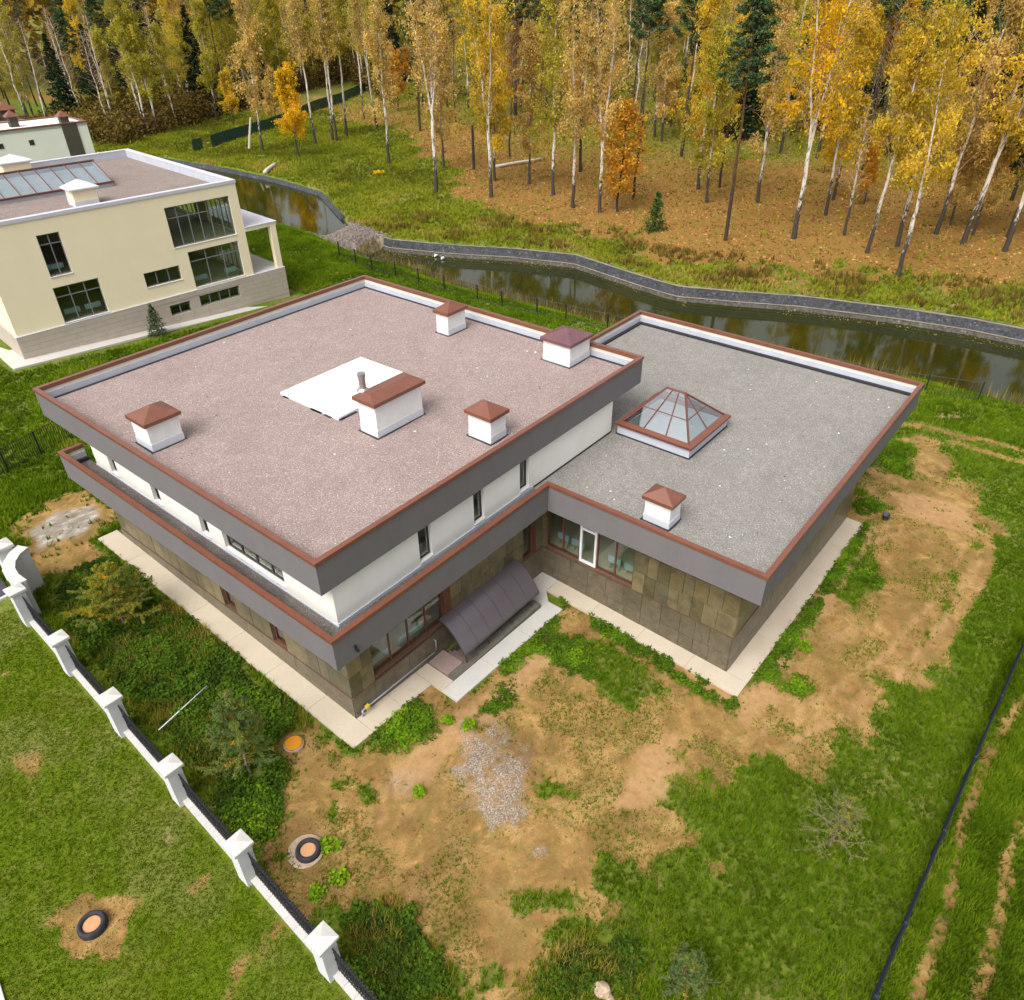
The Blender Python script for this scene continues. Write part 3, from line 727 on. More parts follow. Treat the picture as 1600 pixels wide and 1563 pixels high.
def off_ring(P, d, closed=True):
    """P: corner list counter-clockwise, axis aligned; moved inwards by d"""
    out = []; n = len(P)
    for i in range(n):
        a = P[i - 1] if (closed or i > 0) else None
        c = P[(i + 1) % n] if (closed or i < n - 1) else None
        p = P[i]; x, y = p
        for q0, q1 in ((a, p), (p, c)):
            if q0 is None or q1 is None: continue
            dx, dy = q1[0] - q0[0], q1[1] - q0[1]; L = math.hypot(dx, dy)
            x += -dy / L * d; y += dx / L * d
        out.append((x, y))
    return out

def band(P, ztop, closed):
    fa = MB().ring(P, off_ring(P, .14, closed), ztop - HB, ztop - .06, closed).build('fascia', M['render_grey'], villa)
    c = MB()
    c.ring(off_ring(P, -.045, closed), off_ring(P, .18, closed), ztop - .058, ztop, closed)
    c.ring(off_ring(P, -.045, closed), off_ring(P, -.012, closed), ztop - .14, ztop - .058, closed)
    c.ring(off_ring(P, .157, closed), off_ring(P, .18, closed), ztop - .20, ztop - .058, closed)
    c.build('coping', M['coping'], fa)
    MB().ring(off_ring(P, .142, closed), off_ring(P, .155, closed), ztop - .42, ztop - .06, closed).build('parapet_board', M['lining_beige'], fa)
    MB().ring(off_ring(P, .1565, closed), off_ring(P, .20, closed), ztop - .86, ztop - .37, closed).build('parapet_lining', M['lining'], fa)
    MB().ring(off_ring(P, .201, closed), off_ring(P, .40, closed), ztop - .86, ztop - .685, closed).build('bitumen_strip', M['bitumen'], fa)
    return fa

UP = [(0, 0), (21.6, 0), (21.6, 21.7), (0, 21.7)]
LOW = [(.56, 19.84), (-.569, 19.84), (-.569, -.956), (12.13, -.956), (12.13, -11.457), (33.54, -11.457), (33.54, 7.1), (19.2, 7.1)]
band(UP, ZU, True)
band(LOW, ZL, False)

roof = MB().box(.30, .30, 7.32, 21.3, 21.4, 8.10).build('roof', M['gravel_mauve'], villa)
MB().box(.30, .30, 7.30, 21.3, 21.4, 7.318).build('soffit', M['render_white'], villa)

# lower roofs: terrace strips and the wing roof round the skylight opening
t = MB()
t.box(-.27, -.656, 4.66, WX - .002, 19.54, 5.28)
t.box(WX - .002, -.656, 4.66, 12.43, WY - .002, 5.28)
t.build('terrace', M['gravel_dark'], villa)
SX0, SX1, SY0, SY1 = 19.24, 23.44, -4.38, -.19
hx0, hx1, hy0, hy1 = SX0 + .3, SX1 - .3, SY0 + .3, SY1 - .3
w = MB()
w.box(12.43, -11.157, 4.66, 33.24, hy0, 5.3)
w.box(12.43, hy0, 4.66, hx0, hy1, 5.3)
w.box(hx1, hy0, 4.66, 33.24, hy1, 5.3)
w.box(12.43, hy1, 4.66, 33.24, WY - .002, 5.3)
w.box(XE + .002, WY - .002, 4.66, 33.24, 6.8, 5.3)
wing_roof = w.build('wing_roof', M['gravel_grey'], villa)
s = MB()
s.ring(off_ring([(-.569, -.956), (12.13, -.956), (12.13, -11.457), (33.54, -11.457), (33.54, 7.1), (21, 7.1)], .3, False),
       off_ring([(-.569, -.956), (12.13, -.956), (12.13, -11.457), (33.54, -11.457), (33.54, 7.1), (21, 7.1)], .9, False), 4.63, 4.655, False)
s.build('soffit', M['render_white'], villa)

# walls with openings
def wall(name, mat, o, d, length, z0, z1, thick, holes, parent):
    """o: start, d: unit direction of the face; thickness goes to the left of d... into the house"""
    us = sorted({0.0, length, *[h[0] for h in holes], *[h[1] for h in holes]})
    nx, ny = -d[1], d[0]
    b = MB()
    for u0, u1 in zip(us, us[1:]):
        zs = [(h[2], h[3]) for h in holes if h[0] <= u0 + 1e-6 and h[1] >= u1 - 1e-6]
        segs, z = [], z0
        for a, c in sorted(zs):
            if a > z: segs.append((z, a))
            z = max(z, c)
        if z < z1: segs.append((z, z1))
        for a, c in segs:
            q = [(o[0] + d[0] * u0, o[1] + d[1] * u0), (o[0] + d[0] * u1, o[1] + d[1] * u1)]
            q += [(q[1][0] + nx * thick, q[1][1] + ny * thick), (q[0][0] + nx * thick, q[0][1] + ny * thick)]
            b.prism(q, a, c)
    return b.build(name, mat, parent)

def window(o, d, h, parent, cols, rows=(), inset=.10, fw=.07, fmat='frame_brown', glass='glass', sill=None, name='window', fd=.08, label=None):
    """h = (u0, u1, z0, z1); cols / rows: divisions as fractions"""
    u0, u1, z0, z1 = h
    nx, ny = -d[1], d[0]
    W = u1 - u0
    def P(u, t): return (o[0] + d[0] * u + nx * t, o[1] + d[1] * u + ny * t)
    fr = MB()
    def bar(a, b, za, zb, t0=inset, t1=inset + fd):
        fr.prism([P(a, t0), P(b, t0), P(b, t1), P(a, t1)], za, zb)
    bar(u0, u0 + fw, z0, z1); bar(u1 - fw, u1, z0, z1)
    bar(u0 + fw, u1 - fw, z0, z0 + fw); bar(u0 + fw, u1 - fw, z1 - fw, z1)
    cs = [u0 + fw] + [u0 + W * c for c in cols] + [u1 - fw]
    for c in cols: bar(u0 + W * c - fw / 2, u0 + W * c + fw / 2, z0 + fw, z1 - fw)
    rs = [z0 + fw] + [z0 + (z1 - z0) * r for r in rows] + [z1 - fw]
    for i in range(len(cs) - 1):
        a = cs[i] + (fw / 2 if i else 0); b = cs[i + 1] - (fw / 2 if i < len(cs) - 2 else 0)
        for r in rs[1:-1]: bar(a, b, r - fw / 2, r + fw / 2, inset + .003, inset + fd - .003)
    f = fr.build(name, M[fmat], parent)
    if label: f['label'] = label
    for i in range(len(cs) - 1):
        a = cs[i] + (fw / 2 if i else 0); b = cs[i + 1] - (fw / 2 if i < len(cs) - 2 else 0)
        for j in range(len(rs) - 1):
            za = rs[j] + (fw / 2 if j else 0); zb = rs[j + 1] - (fw / 2 if j < len(rs) - 2 else 0)
            MB().prism([P(a, inset + .03), P(b, inset + .03), P(b, inset + .045), P(a, inset + .045)], za, zb).build('pane', M[glass], f)
    if sill:
        MB().prism([P(u0 - .02, -.05), P(u1 + .02, -.05), P(u1 + .04, inset), P(u0 - .04, inset)], z0 - .06, z0 - .004).build('sill', M[sill], f)
    return f

# openings, along each facade: (u0, u1, z0, z1)
dF, dL, dW, dS = (1, 0), (0, -1), (0, -1), (1, 0)
oF, oL, oW, oS = (WX, WY), (WX, YB), (WW, WY), (WW, WS)
HF = [(1.22, 5.45, 1.50, 4.25), (11.1, 11.9, 1.27, 4.25)]
HW = [(.22, 5.30, 1.36, 4.30)]
def ly(y): return YB - y
HL = [(ly(9.05), ly(8.1), 1.25, 4.2), (ly(5.35), ly(4.4), 1.25, 4.2)]
UF = [(4.93 - WX, 5.66 - WX, 5.54, 7.20), (8.26 - WX, 8.94 - WX, 5.54, 7.20), (11.45 - WX, 12.12 - WX, 5.54, 7.20)]
UL = [(ly(17.05), ly(16.35), 5.50, 7.2), (ly(13.1), ly(12.4), 5.50, 7.2), (ly(9.15), ly(8.5), 5.50, 7.2), (ly(7.4), ly(3.3), 5.52, 7.2)]
TH = .34
uw = wall('upper_wall', M['render_white'], oF, dF, XE - WX, 5.2, 7.3, TH, UF, villa)
wall('upper_wall', M['render_white'], (WX, YB), dL, YB - WY - TH, 5.2, 7.3, TH, UL, villa)
b = MB(); b.box(XE - TH, WY + TH, 5.2, XE, YB, 7.3); b.box(WX + TH, YB - TH, 5.2, XE - TH, YB, 7.3)
b.build('upper_wall', M['render_white'], villa)
lw = wall('lower_wall', M['plinth'], (WX + .05, WY + .05), dF, WW - WX + .29, -1.2, 4.6, .30, [(a - .05, c - .05, e, f) for a, c, e, f in HF], villa)
wall('lower_wall', M['plinth'], (WX + .05, YB), dL, YB - WY - .35, -1.2, 4.6, .30, HL, villa)
wall('lower_wall', M['plinth'], (WW + .05, WY + .05), dW, WY - WS - .35, -2, 4.6, .30, [(a + .05, c + .05, e, f) for a, c, e, f in HW], villa)
b = MB()
b.box(WW + .05, WS + .05, -2.4, XW, WS + .35, 4.6)
b.box(WX + .35, YB - .3, -1.2, XW - .3, YB, 4.6)
b.build('lower_wall', M['plinth'], villa)
HE = [(1.0, 6.0, 1.4, 4.2), (8.0, 13.0, 1.4, 4.2)]  # unseen side windows, added to bring daylight into the wing
wall('lower_wall', M['plinth'], (XW, WS + .35), (0, 1), 16, -2.4, 4.6, .3, HE, villa)
for h_ in HE: window((XW, WS + .35), (0, 1), h_, villa, (.25, .5, .75))
# floors and partitions seen through the glass
b = MB(); b.box(WX + .36, WY + .36, .9, XW - .31, YB - .31, 1.12); b.box(WW + .36, WS + .36, .9, XW - .31, WY + .359, 1.12)
b.build('interior_floor', M['int_floor'], villa)
b = MB(); b.box(WX + .92, 5.6, 1.12, XE - .4, 5.8, 4.6); b.box(7.2, WY + .36, 1.12, 7.35, 5.6, 4.6)
b.box(WX + .92, WY + .36, 4.5, WW, 5.6, 4.62)
b.build('partition', M['interior'], villa)
b = MB(); b.box(WX + TH, WY + TH, 5.0, XE - TH, YB - TH, 5.25); b.build('interior_floor', M['int_floor'], villa)
b = MB(); b.box(3.2, WY + 3.4, 5.25, XE - .4, WY + 3.55, 7.3); b.box(4.2, WY + 3.56, 5.25, 4.35, YB - .4, 7.3); b.build('partition', M['interior'], villa)
for (x0, y0, x1, y1) in ((1.95, .62, 3.2, .74), (3.6, .62, 5.1, .74), (11.8, .7, 12.4, .8)):
    MB().box(x0, y0, 1.55, x1, y1, 1.95).build('radiator', M['radiator'], villa)
for (y0, y1) in ((-.9, -.25), (-1.85, -1.1), (-4.0, -3.3), (-4.95, -4.2)):
    r = MB(); r.box(WW + .75, y0, 1.55, WW + .87, y1, 1.93)
    for yy in (y0 + .08, y1 - .12): r.box(WW + .78, yy, 1.12, WW + .84, yy + .04, 1.55)
    r.build('radiator', M['radiator'], villa)
for x in (5.0, 8.3, 11.5): MB().box(x, .75, 5.35, x + .62, .85, 5.85).build('radiator', M['radiator'], villa)

# windows
window(oF, dF, HF[0], villa, (.25, .5, .75), sill='ledge')
MB().box(WX + 5.46, WY - .03, 1.45, WX + 5.86, WY + .045, 4.5).build('window_post', M['frame_brown'], villa)
window(oF, dF, HF[1], villa, (), sill='ledge')
MB().box(WX + 11.92, WY - .03, 1.25, WX + 12.12, WY + .045, 4.5).build('window_post', M['frame_brown'], villa)
u0 = .22
wing_win = window(oW, dW, (.22, 2.20, 1.36, 4.30), villa, (.5,), sill='ledge')
dr = MB()
dy0, dy1 = WY - 2.22, WY - 3.18
for a, c, e, f in ((dy0, dy0 - .12, 1.38, 3.9), (dy1 + .12, dy1, 1.38, 3.9), (dy0 - .12, dy1 + .12, 1.38, 1.52), (dy0 - .12, dy1 + .12, 3.35, 3.47), (dy0 - .12, dy1 + .12, 3.78, 3.9)):
    dr.box(WW + .06, c, e, WW + .16, a, f)
door = dr.build('balcony_door', M['frame_white'], villa); door['label'] = 'white framed glass door in the brown window band'
MB().box(WW + .10, dy1 + .12, 1.52, WW + .115, dy0 - .12, 3.35).build('pane', M['glass'], door)
MB().box(WW + .10, dy1 + .12, 3.47, WW + .115, dy0 - .12, 3.78).build('pane', M['glass'], door)
MB().box(WW + .02, dy1 + .02, 2.3, WW + .06, dy1 + .08, 2.55).build('handle', M['frame_white'], door)
MB().box(WW + .05, dy1, 3.9, WW + .3, dy0, 4.3).build('door_header', M['frame_brown'], villa)
window(oW, dW, (3.20, 5.30, 1.36, 4.30), villa, (.5,), sill='ledge')
for h in HL: window(oL, dL, h, villa, (), fw=.12, sill='ledge')
for h in UF: window(oF, dF, h, villa, (), fmat='frame_dark', fw=.06, inset=.16, sill='skirt')
for h in UL[:3]: window(oL, dL, h, villa, (), fmat='frame_dark', fw=.06, inset=.16, sill='skirt')
window(oL, dL, UL[3], villa, (.25, .5, .75), (.35,), fmat='frame_dark', fw=.09, inset=.16, sill='skirt')
MB().box(WX, WY - .06, 5.282, 12.4, WY - .002, 5.44).build('base_flashing', M['lining'], villa)
MB().box(12.44, WY - .06, 5.302, XE, WY - .002, 5.36).build('bitumen_strip', M['bitumen'], villa)
MB().box(WX - .05, WY - .06, 5.282, WX - .002, YB, 5.34).build('base_flashing', M['lining'], villa)

# slate panels: every slab is its own piece
random.seed(3)
UNIT = {}
def unit(name, mat, bev=.0):
    b = MB(); b.box(0, 0, 0, 1, 1, 1); UNIT[name] = b.mesh(name, mat)
unit('stone_panel', M['stone']); unit('plinth_slab', M['plinth'])
def slab(name, o, d, u0, u1, z0, z1, t):
    """a box proud of the wall by t, hung on the unit mesh"""
    g = .008
    q = bpy.data.objects.new(name, UNIT[name])
    nx, ny = d[1], -d[0]                         # outwards
    q.location = (o[0] + d[0] * (u0 + g) + nx * t, o[1] + d[1] * (u0 + g) + ny * t, z0 + g)
    q.rotation_euler = (0, 0, math.atan2(d[1], d[0]))     # local +y runs into the wall
    q.scale = (u1 - u0 - 2 * g, t + .046, z1 - z0 - 2 * g)
    link(q, villa)
    return q
def clad(name, o, d, L, rows, holes, wmin, wmax, t):
    for k, (z0, z1) in enumerate(rows):
        blocks = sorted((h[0], h[1]) for h in holes if h[2] < z1 - .03 and h[3] > z0 + .03)
        u = 0.0; segs = []
        for a, c in blocks:
            if a > u + .05: segs.append((u, a))
            u = max(u, c)
        if u < L - .05: segs.append((u, L))
        for a, c in segs:
            x = a
            while x < c - 1e-6:
                wd = random.uniform(wmin, wmax)
                e = c if c - x - wd < wmin * .6 else x + wd
                slab(name, o, d, x, min(e, c), z0, z1, t + random.uniform(0, .012))
                x = e
ZLG = 1.24
def stuff_clad(o, d, L, z0, z1, t, wmin=.5, wmax=.8):
    b = MB(); nx, ny = d[1], -d[0]; x = 0
    while x < L - 1e-6:
        e = min(L, x + random.uniform(wmin, wmax))
        tt = t + random.uniform(0, .012)
        q = [(o[0] + d[0] * (x + .008) + nx * tt, o[1] + d[1] * (x + .008) + ny * tt), (o[0] + d[0] * (e - .008) + nx * tt, o[1] + d[1] * (e - .008) + ny * tt)]
        q += [(q[1][0] - nx * (tt + .046), q[1][1] - ny * (tt + .046)), (q[0][0] - nx * (tt + .046), q[0][1] - ny * (tt + .046))]
        b.prism(q, z0 + .008, z1 - .008); x = e
    o = b.build('top_panels', M['stone'], villa); o['kind'] = 'stuff'
hF = [(a - .02, c + .02, e - .3, 9) for a, c, e, f in HF] + [(5.45, 5.88, 1.2, 9), (11.9, 12.14, 1.2, 9)]
hW = [(a - .02, c + .02, e - .3, 9) for a, c, e, f in HW]
hL = [(a - .02, c + .02, e - .3, 9) for a, c, e, f in HL]
LF, LL, LW_, LS = WW - WX, YB - WY, WY - WS, XW - WW
rows2 = [(ZLG + .03, 2.44), (2.44, 3.6)]
clad('stone_panel', oF, dF, LF - .03, rows2, hF, .46, .75, .02)
clad('stone_panel', oL, dL, LL, rows2, hL, .5, .85, .02)
clad('stone_panel', oW, dW, LW_, rows2, hW, .46, .75, .02)
clad('stone_panel', oS, dS, LS, rows2, [], .6, .95, .02)
for o_, d_, L_, hh in ((oF, dF, LF - .03, hF), (oL, dL, LL, hL), (oW, dW, LW_, hW), (oS, dS, LS, [])):
    u = 0
    for a, c, _, _ in sorted(hh) + [(L_, L_, 0, 0)]:
        if a > u + .05: stuff_clad((o_[0] + d_[0] * u, o_[1] + d_[1] * u), d_, a - u, 3.6, 4.58, .02)
        u = max(u, c)
def plinth_rows(zb): return [(zb, zb + (ZLG - zb) / 2), (zb + (ZLG - zb) / 2, ZLG)]
clad('plinth_slab', oF, dF, LF - .05, plinth_rows(-.62), [], .8, 1.15, .045)
clad('plinth_slab', oL, dL, LL, plinth_rows(-.1), [], .9, 1.3, .045)
clad('plinth_slab', oW, dW, LW_, plinth_rows(-1.0), [], .7, 1.1, .045)
clad('plinth_slab', oS, dS, LS, plinth_rows(-1.7), [], .9, 1.3, .045)
lg = MB()
lg.box(WX - .06, WY - .065, ZLG + .001, WW - .07, WY + .04, ZLG + .03); lg.box(WX - .065, WY + .041, ZLG + .001, WX + .04, YB, ZLG + .03)
lg.box(WW - .065, WS - .06, ZLG + .001, WW + .04, WY - .07, ZLG + .03); lg.box(WW + .041, WS - .065, ZLG + .001, XW, WS + .04, ZLG + .03)
lg.build('ledge', M['ledge'], villa)

# chimneys
def chimney(x0, y0, x1, y1, z, h, label, cap='coping', ridge=False, rise=.42, ov=.13, par=None):
    b = MB(); b.box(x0, y0, z - .1, x1, y1, z + h)
    c = b.build('chimney', M['white_paint'], par or villa); c['label'] = label
    MB().ring([(x0 - .02, y0 - .02), (x1 + .02, y0 - .02), (x1 + .02, y1 + .02), (x0 - .02, y1 + .02)],
              [(x0 + .05, y0 + .05), (x1 - .05, y0 + .05), (x1 - .05, y1 - .05), (x0 + .05, y1 - .05)], z - .05, z + .36).build('flashing', M['skirt'], c)
    P = [(x0 - .13, y0 - .09), (x0 + .4, y0 - .13), (x1 + .12, y0 - .08), (x1 + .15, y1 + .1), (x0 - .09, y1 + .13)]
    MB().prism(P, z + .001, z + .022).build('bitumen_skirt', M['bitumen'], c)
    k = MB()
    zt = z + h
    k.box(x0 + .08, y0 + .08, zt, x1 - .08, y1 - .08, zt + .10)
    a0, b0, a1, b1 = x0 - ov, y0 - ov, x1 + ov, y1 + ov
    k.ring([(a0, b0), (a1, b0), (a1, b1), (a0, b1)], [(a0 + .03, b0 + .03), (a1 - .03, b0 + .03), (a1 - .03, b1 - .03), (a0 + .03, b1 - .03)], zt - .07, zt + .10)
    za = zt + .10 + rise
    cx, cy = (x0 + x1) / 2, (y0 + y1) / 2
    if ridge:
        vs = [(a0, b0, zt + .10), (a1, b0, zt + .10), (a1, b1, zt + .10), (a0, b1, zt + .10), (a0 + .45, cy, za), (a1 - .45, cy, za)]
        k.add(vs, [(0, 1, 5, 4), (1, 2, 5), (2, 3, 4, 5), (3, 0, 4), (3, 2, 1, 0)])
    else:
        vs = [(a0, b0, zt + .10), (a1, b0, zt + .10), (a1, b1, zt + .10), (a0, b1, zt + .10), (cx, cy, za)]
        k.add(vs, [(0, 1, 4), (1, 2, 4), (2, 3, 4), (3, 0, 4), (3, 2, 1, 0)])
    k.build('chimney_cap', M[cap], c)
    return c
chimney(.97, 12.49, 2.46, 13.84, 8.1, 1.33, 'chimney near the left parapet of the mauve roof')
c2 = chimney(7.95, 5.56, 10.81, 6.69, 8.1, 1.68, 'wide chimney beside the white sheet, with a steel flue', ridge=True, rise=.16, ov=.17)
f = MB(); f.lathe((8.55, 6.95, 9.75), [(.16, 0), (.16, .75), (.19, .76), (.19, .95), (.15, .96)], 14); f.lathe((8.55, 6.95, 9.86), [(.3, 0), (.17, .12)], 14)
f.build('flue', M['steel'], c2)
chimney(10.68, 1.2, 11.72, 2.5, 8.1, 1.24, 'chimney nearest the front parapet of the mauve roof')
chimney(18.6, 11.17, 20.08, 12.08, 8.1, 1.28, 'chimney by the far parapet of the mauve roof')
chimney(19.35, 3.1, 21.2, 4.85, 8.1, 1.22, 'chimney with a plum cap at the right end of the mauve roof', cap='cap_purple')
chimney(13.45, -6.5, 14.40, -5.25, 5.3, 1.22, 'chimney on the grey wing roof')

h = MB(); h.prism([(7.93, 8.3), (13.33, 8.45), (13.27, 12.74), (7.9, 12.69)], 8.102, 8.24)
ht = h.build('roof_sheet', M['hatch'], villa); ht['label'] = 'white sheet lying on the mauve roof'
e = MB()
for k in range(9):
    x = random.uniform(7.8, 13.0)
    e.box(x, 8.20, 8.105, x + random.uniform(.3, .9), 8.36, 8.14)
for k in range(6):
    y = random.uniform(8.3, 12.3); e.box(7.82, y, 8.105, 7.96, y + random.uniform(.3, .8), 8.14)
e.build('sheet_underlay', M['bitumen'], ht)

dbs = MB(); rd = random.Random(44)
for i in range(150):                                                # scraps and pale stones lying on the gravel
    x, y, z = (rd.uniform(.6, 21), rd.uniform(.6, 21), 8.101) if i % 2 else (rd.uniform(13, 33), rd.uniform(-11, -.6), 5.301)
    if i % 2 == 0 and 18.9 < x < 23.9 and -4.8 < y < .2: continue
    q_ = rd.uniform(.025, .07); a_ = rd.uniform(0, 6); dbs.cur = rd.randint(0, 1)
    P_ = [(x + q_ * math.cos(a_ + t_) * rd.uniform(.5, 1.4), y + q_ * math.sin(a_ + t_) * rd.uniform(.5, 1.4), z) for t_ in (0, 1.6, 3.1, 4.7)]
    dbs.add(P_ + [(x, y, z + q_ * .7)], [(0, 1, 4), (1, 2, 4), (2, 3, 4), (3, 0, 4)])
o_ = dbs.build('roof_scraps', [M['skirt'], M['gravel_dark']], villa); o_['kind'] = 'stuff'
# pyramid skylight
sk = empty('skylight', (0, 0, 0), 0, villa); sk['label'] = 'hipped glass skylight on the grey wing roof'
q = [(SX0, SY0), (SX1, SY0), (SX1, SY1), (SX0, SY1)]
MB().ring(q, off_ring(q, .28), 5.302, 5.86).build('curb', M['lining'], sk)
MB().ring(off_ring(q, -.06), off_ring(q, -.002), 5.302, 5.36).build('bitumen_strip', M['bitumen'], sk)
MB().ring(off_ring(q, -.13), off_ring(q, .28), 5.86, 5.98).build('base_frame', M['frame_brown'], sk)
fr = MB()
A = off_ring(q, -.14); B_ = off_ring(q, .17); z0f, z1f = 5.985, 6.07
vs = [(x, y, z0f) for x, y in A] + [(x, y, z1f) for x, y in B_]
fr.add(vs, [(i, (i + 1) % 4, 4 + (i + 1) % 4, 4 + i) for i in range(4)])
fr.ring(A, off_ring(q, .26), 5.982, 5.984)
fr.build('tilted_frame', M['coping'], sk)
zr = 7.62; ry0, ry1 = -2.78, -1.72; rx = (SX0 + SX1) / 2
R0, R1 = Vector((rx, ry0, zr)), Vector((rx, ry1, zr))
bs = [Vector((x, y, 6.06)) for x, y in B_]      # SW, SE, NE, NW
gb = MB()
def bar(a, b_, r=.045): gb.tube([a, b_], r, 6)
for c_, r_ in ((bs[0], R0), (bs[1], R0), (bs[2], R1), (bs[3], R1)): bar(c_, r_, .06)
bar(R0, R1, .06)
def lerp(a, b_, t): return a + (b_ - a) * t
panes = []
def face(c0, c1, t0, t1, n):
    """trapezoid c0-c1 (bottom), t0-t1 (top), n columns, one transom"""
    for i in range(1, n): bar(lerp(c0, c1, i / n), lerp(t0, t1, i / n))
    bar(lerp(c0, t0, .45), lerp(c1, t1, .45), .03)
    nrm = (c1 - c0).cross(t0 - c0).normalized()
    for i in range(n):
        for (s0, s1) in ((0, .45), (.45, 1)):
            def p(u, v): return lerp(lerp(c0, c1, u), lerp(t0, t1, u), v)
            quad = [p(i / n, s0), p((i + 1) / n, s0), p((i + 1) / n, s1), p(i / n, s1)]
            if (quad[2] - quad[3]).length < .02: quad = quad[:3]
            panes.append([tuple(v + nrm * .01) for v in quad])
face(bs[3], bs[0], R1, R0, 3); face(bs[0], bs[1], R0, R0, 2); face(bs[1], bs[2], R0, R1, 3); face(bs[2], bs[3], R1, R1, 2)
gb.build('glazing_bars', M['frame_brown'], sk)
for pq in panes:
    b = MB(); n = len(pq)
    nn = (Vector(pq[1]) - Vector(pq[0])).cross(Vector(pq[2]) - Vector(pq[0])).normalized() * -.012
    b.add(pq + [tuple(Vector(v) + nn) for v in pq], [tuple(range(n)), tuple(range(2 * n - 1, n - 1, -1))] + [(n + i, n + (i + 1) % n, (i + 1) % n, i) for i in range(n)])
    b.build('pane', M['sky_glass'], sk)
lwl = MB()
lwl.ring(off_ring(q, .29), off_ring(q, .34), 3.9, 5.86)
lwl.box(SX0 + .35, SY0 + .35, 4.90, SX1 - .35, SY1 - .35, 4.95)  # white floor added close under the glass to brighten the skylight
lwl.build('added_well_backing', M['int_white'], sk)

# basement stair with its curved canopy
st = MB()
landing = MB()
landing.box(4.70, -1.10, plane(5, 0) - .05, 5.68, .10, plane(5, -.5) + .16)
ent = empty('basement_entrance', (0, 0, 0), 0, villa)
landing.build('landing', M['steps'], ent)
zt = plane(5, -.5) + .12
for i in range(11):
    MB().box(5.70 + i * .30, -.98, zt - .20 * (i + 1) - .25, 5.70 + (i + 1) * .30 - .004, -.02, zt - .20 * (i + 1) + .02).build('step', M['steps'], ent)
pw = MB()
pw.box(4.66, -1.48, -1.0, 10.98, -1.0, plane(8, -1.2) + .22)
pw.box(10.76, -1.0, -2.8, 10.98, .10, plane(11, -1) + .2)
pw.box(5.70, -.999, -2.8, 10.75, -.985, -.9); pw.box(5.70, -.018, -2.8, 10.75, -.004, -.2)
pw.box(5.7, -.98, -2.85, 10.75, -.02, -2.75)
pw.build('pit_wall', M['pitstone'], ent)
prof = []
for k in range(25):
    t_ = k / 24
    y = .14 - 1.50 * (t_ ** 1.0); z = 1.86 - .06 * t_ - 1.24 * t_ ** 2.1
    prof.append((y, z))
X0, X1 = 5.60, 10.98
xs = [X0 + (X1 - X0) * i / 6 for i in range(7)]
def arc_strip(mb, xa, xb, off0, off1):
    vs = []
    for (y, z) in prof: vs += [(xa, y, z + off0), (xb, y, z + off0), (xa, y, z + off1), (xb, y, z + off1)]
    fs = []
    for i in range(len(prof) - 1):
        a, b_ = i * 4, (i + 1) * 4
        fs += [(a + 2, a + 3, b_ + 3, b_ + 2), (a + 1, a, b_, b_ + 1), (a, a + 2, b_ + 2, b_), (a + 3, a + 1, b_ + 1, b_ + 3)]
    e = (len(prof) - 1) * 4
    fs += [(0, 1, 3, 2), (e + 1, e, e + 2, e + 3)]
    mb.add(vs, fs)
for a, c in zip(xs, xs[1:]):
    b = MB(); arc_strip(b, a + .012, c - .012, 0, .012); b.build('canopy_sheet', M['poly'], ent, True).data.set_sharp_from_angle(angle=.6)
b = MB()
for x in xs: arc_strip(b, x - .02, x + .02, -.035, -.004)
b.box(X0, prof[-1][0] - .02, prof[-1][1] - .06, X1, prof[-1][0] + .02, prof[-1][1] - .01)
b.box(X0, prof[10][0] - .02, prof[10][1] - .075, X1, prof[10][0] + .02, prof[10][1] - .04)
b.build('canopy_ribs', M['frame_dark'], ent)
for x in (5.82, 7.35, 9.0, 10.5):
    MB().box(x - .025, -1.25, plane(8, -1.2) + .2, x + .025, -1.20, prof[-1][1] + .06).build('canopy_post', M['frame_brown'], ent)

g = MB(); g.tube([(.80, .02, plane(1, 0) - .1), (.80, .02, .42), (5.05, .02, .34), (5.18, .02, .42), (5.2, .02, .95), (5.2, .16, .98)], .032, 8)
g.tube([(.80, .02, .10), (.80, .02, .42)], .045, 8)
gp_ = g.build('gas_pipe', M['pipe'], villa, True)
b = MB(); b.box(.98, -.06, .33, 1.16, .09, .50); b.build('valve', M['yellow'], gp_)
b = MB(); b.box(.30, -1.04, 5.05, .36, -.97, 5.24); b.box(.28, -1.16, 5.0, .38, -1.04, 5.08); b.build('wall_lamp', M['iron'], villa)

# pavement round the house
pav = empty('pavement'); tag(pav, kind='structure')
def pv(poly, mat='concrete', up=.09):
    MB().prism(poly, lambda x, y: plane(x, y) - .45, lambda x, y: plane(x, y) + up).build('slab', M[mat], pav)
def strip(x0, y0, x1, y1, n, along, mat='concrete'):
    for i in range(n):
        a, c = i / n, (i + 1) / n
        if along == 'x': A_, C_ = x0 + (x1 - x0) * a + .006, x0 + (x1 - x0) * c - .006; pv([(A_, y0), (C_, y0), (C_, y1), (A_, y1)], mat)
        else: A_, C_ = y0 + (y1 - y0) * a + .006, y0 + (y1 - y0) * c - .006; pv([(x0, A_), (x1, A_), (x1, C_), (x0, C_)], mat)
strip(-.52, -.88, WX - .05, 19.4, 7, 'y')
strip(WX - .04, -.88, 3.9, WY - .05, 2, 'x')
strip(3.91, -2.36, 11.6, -1.49, 3, 'x', 'concrete_grey')
pv([(3.91, -1.48), (4.65, -1.48), (4.65, .12), (3.91, .12)])
pv([(10.99, -1.48), (11.6, -1.48), (12.2, -.9), (WW - .06, -.9), (WW - .06, .12), (10.99, .12)], 'concrete_grey')
strip(12.2, -11.38, WW - .05, -.91, 4, 'y')
strip(WW - .04, -11.38, XW + .1, WS - .05, 5, 'x')
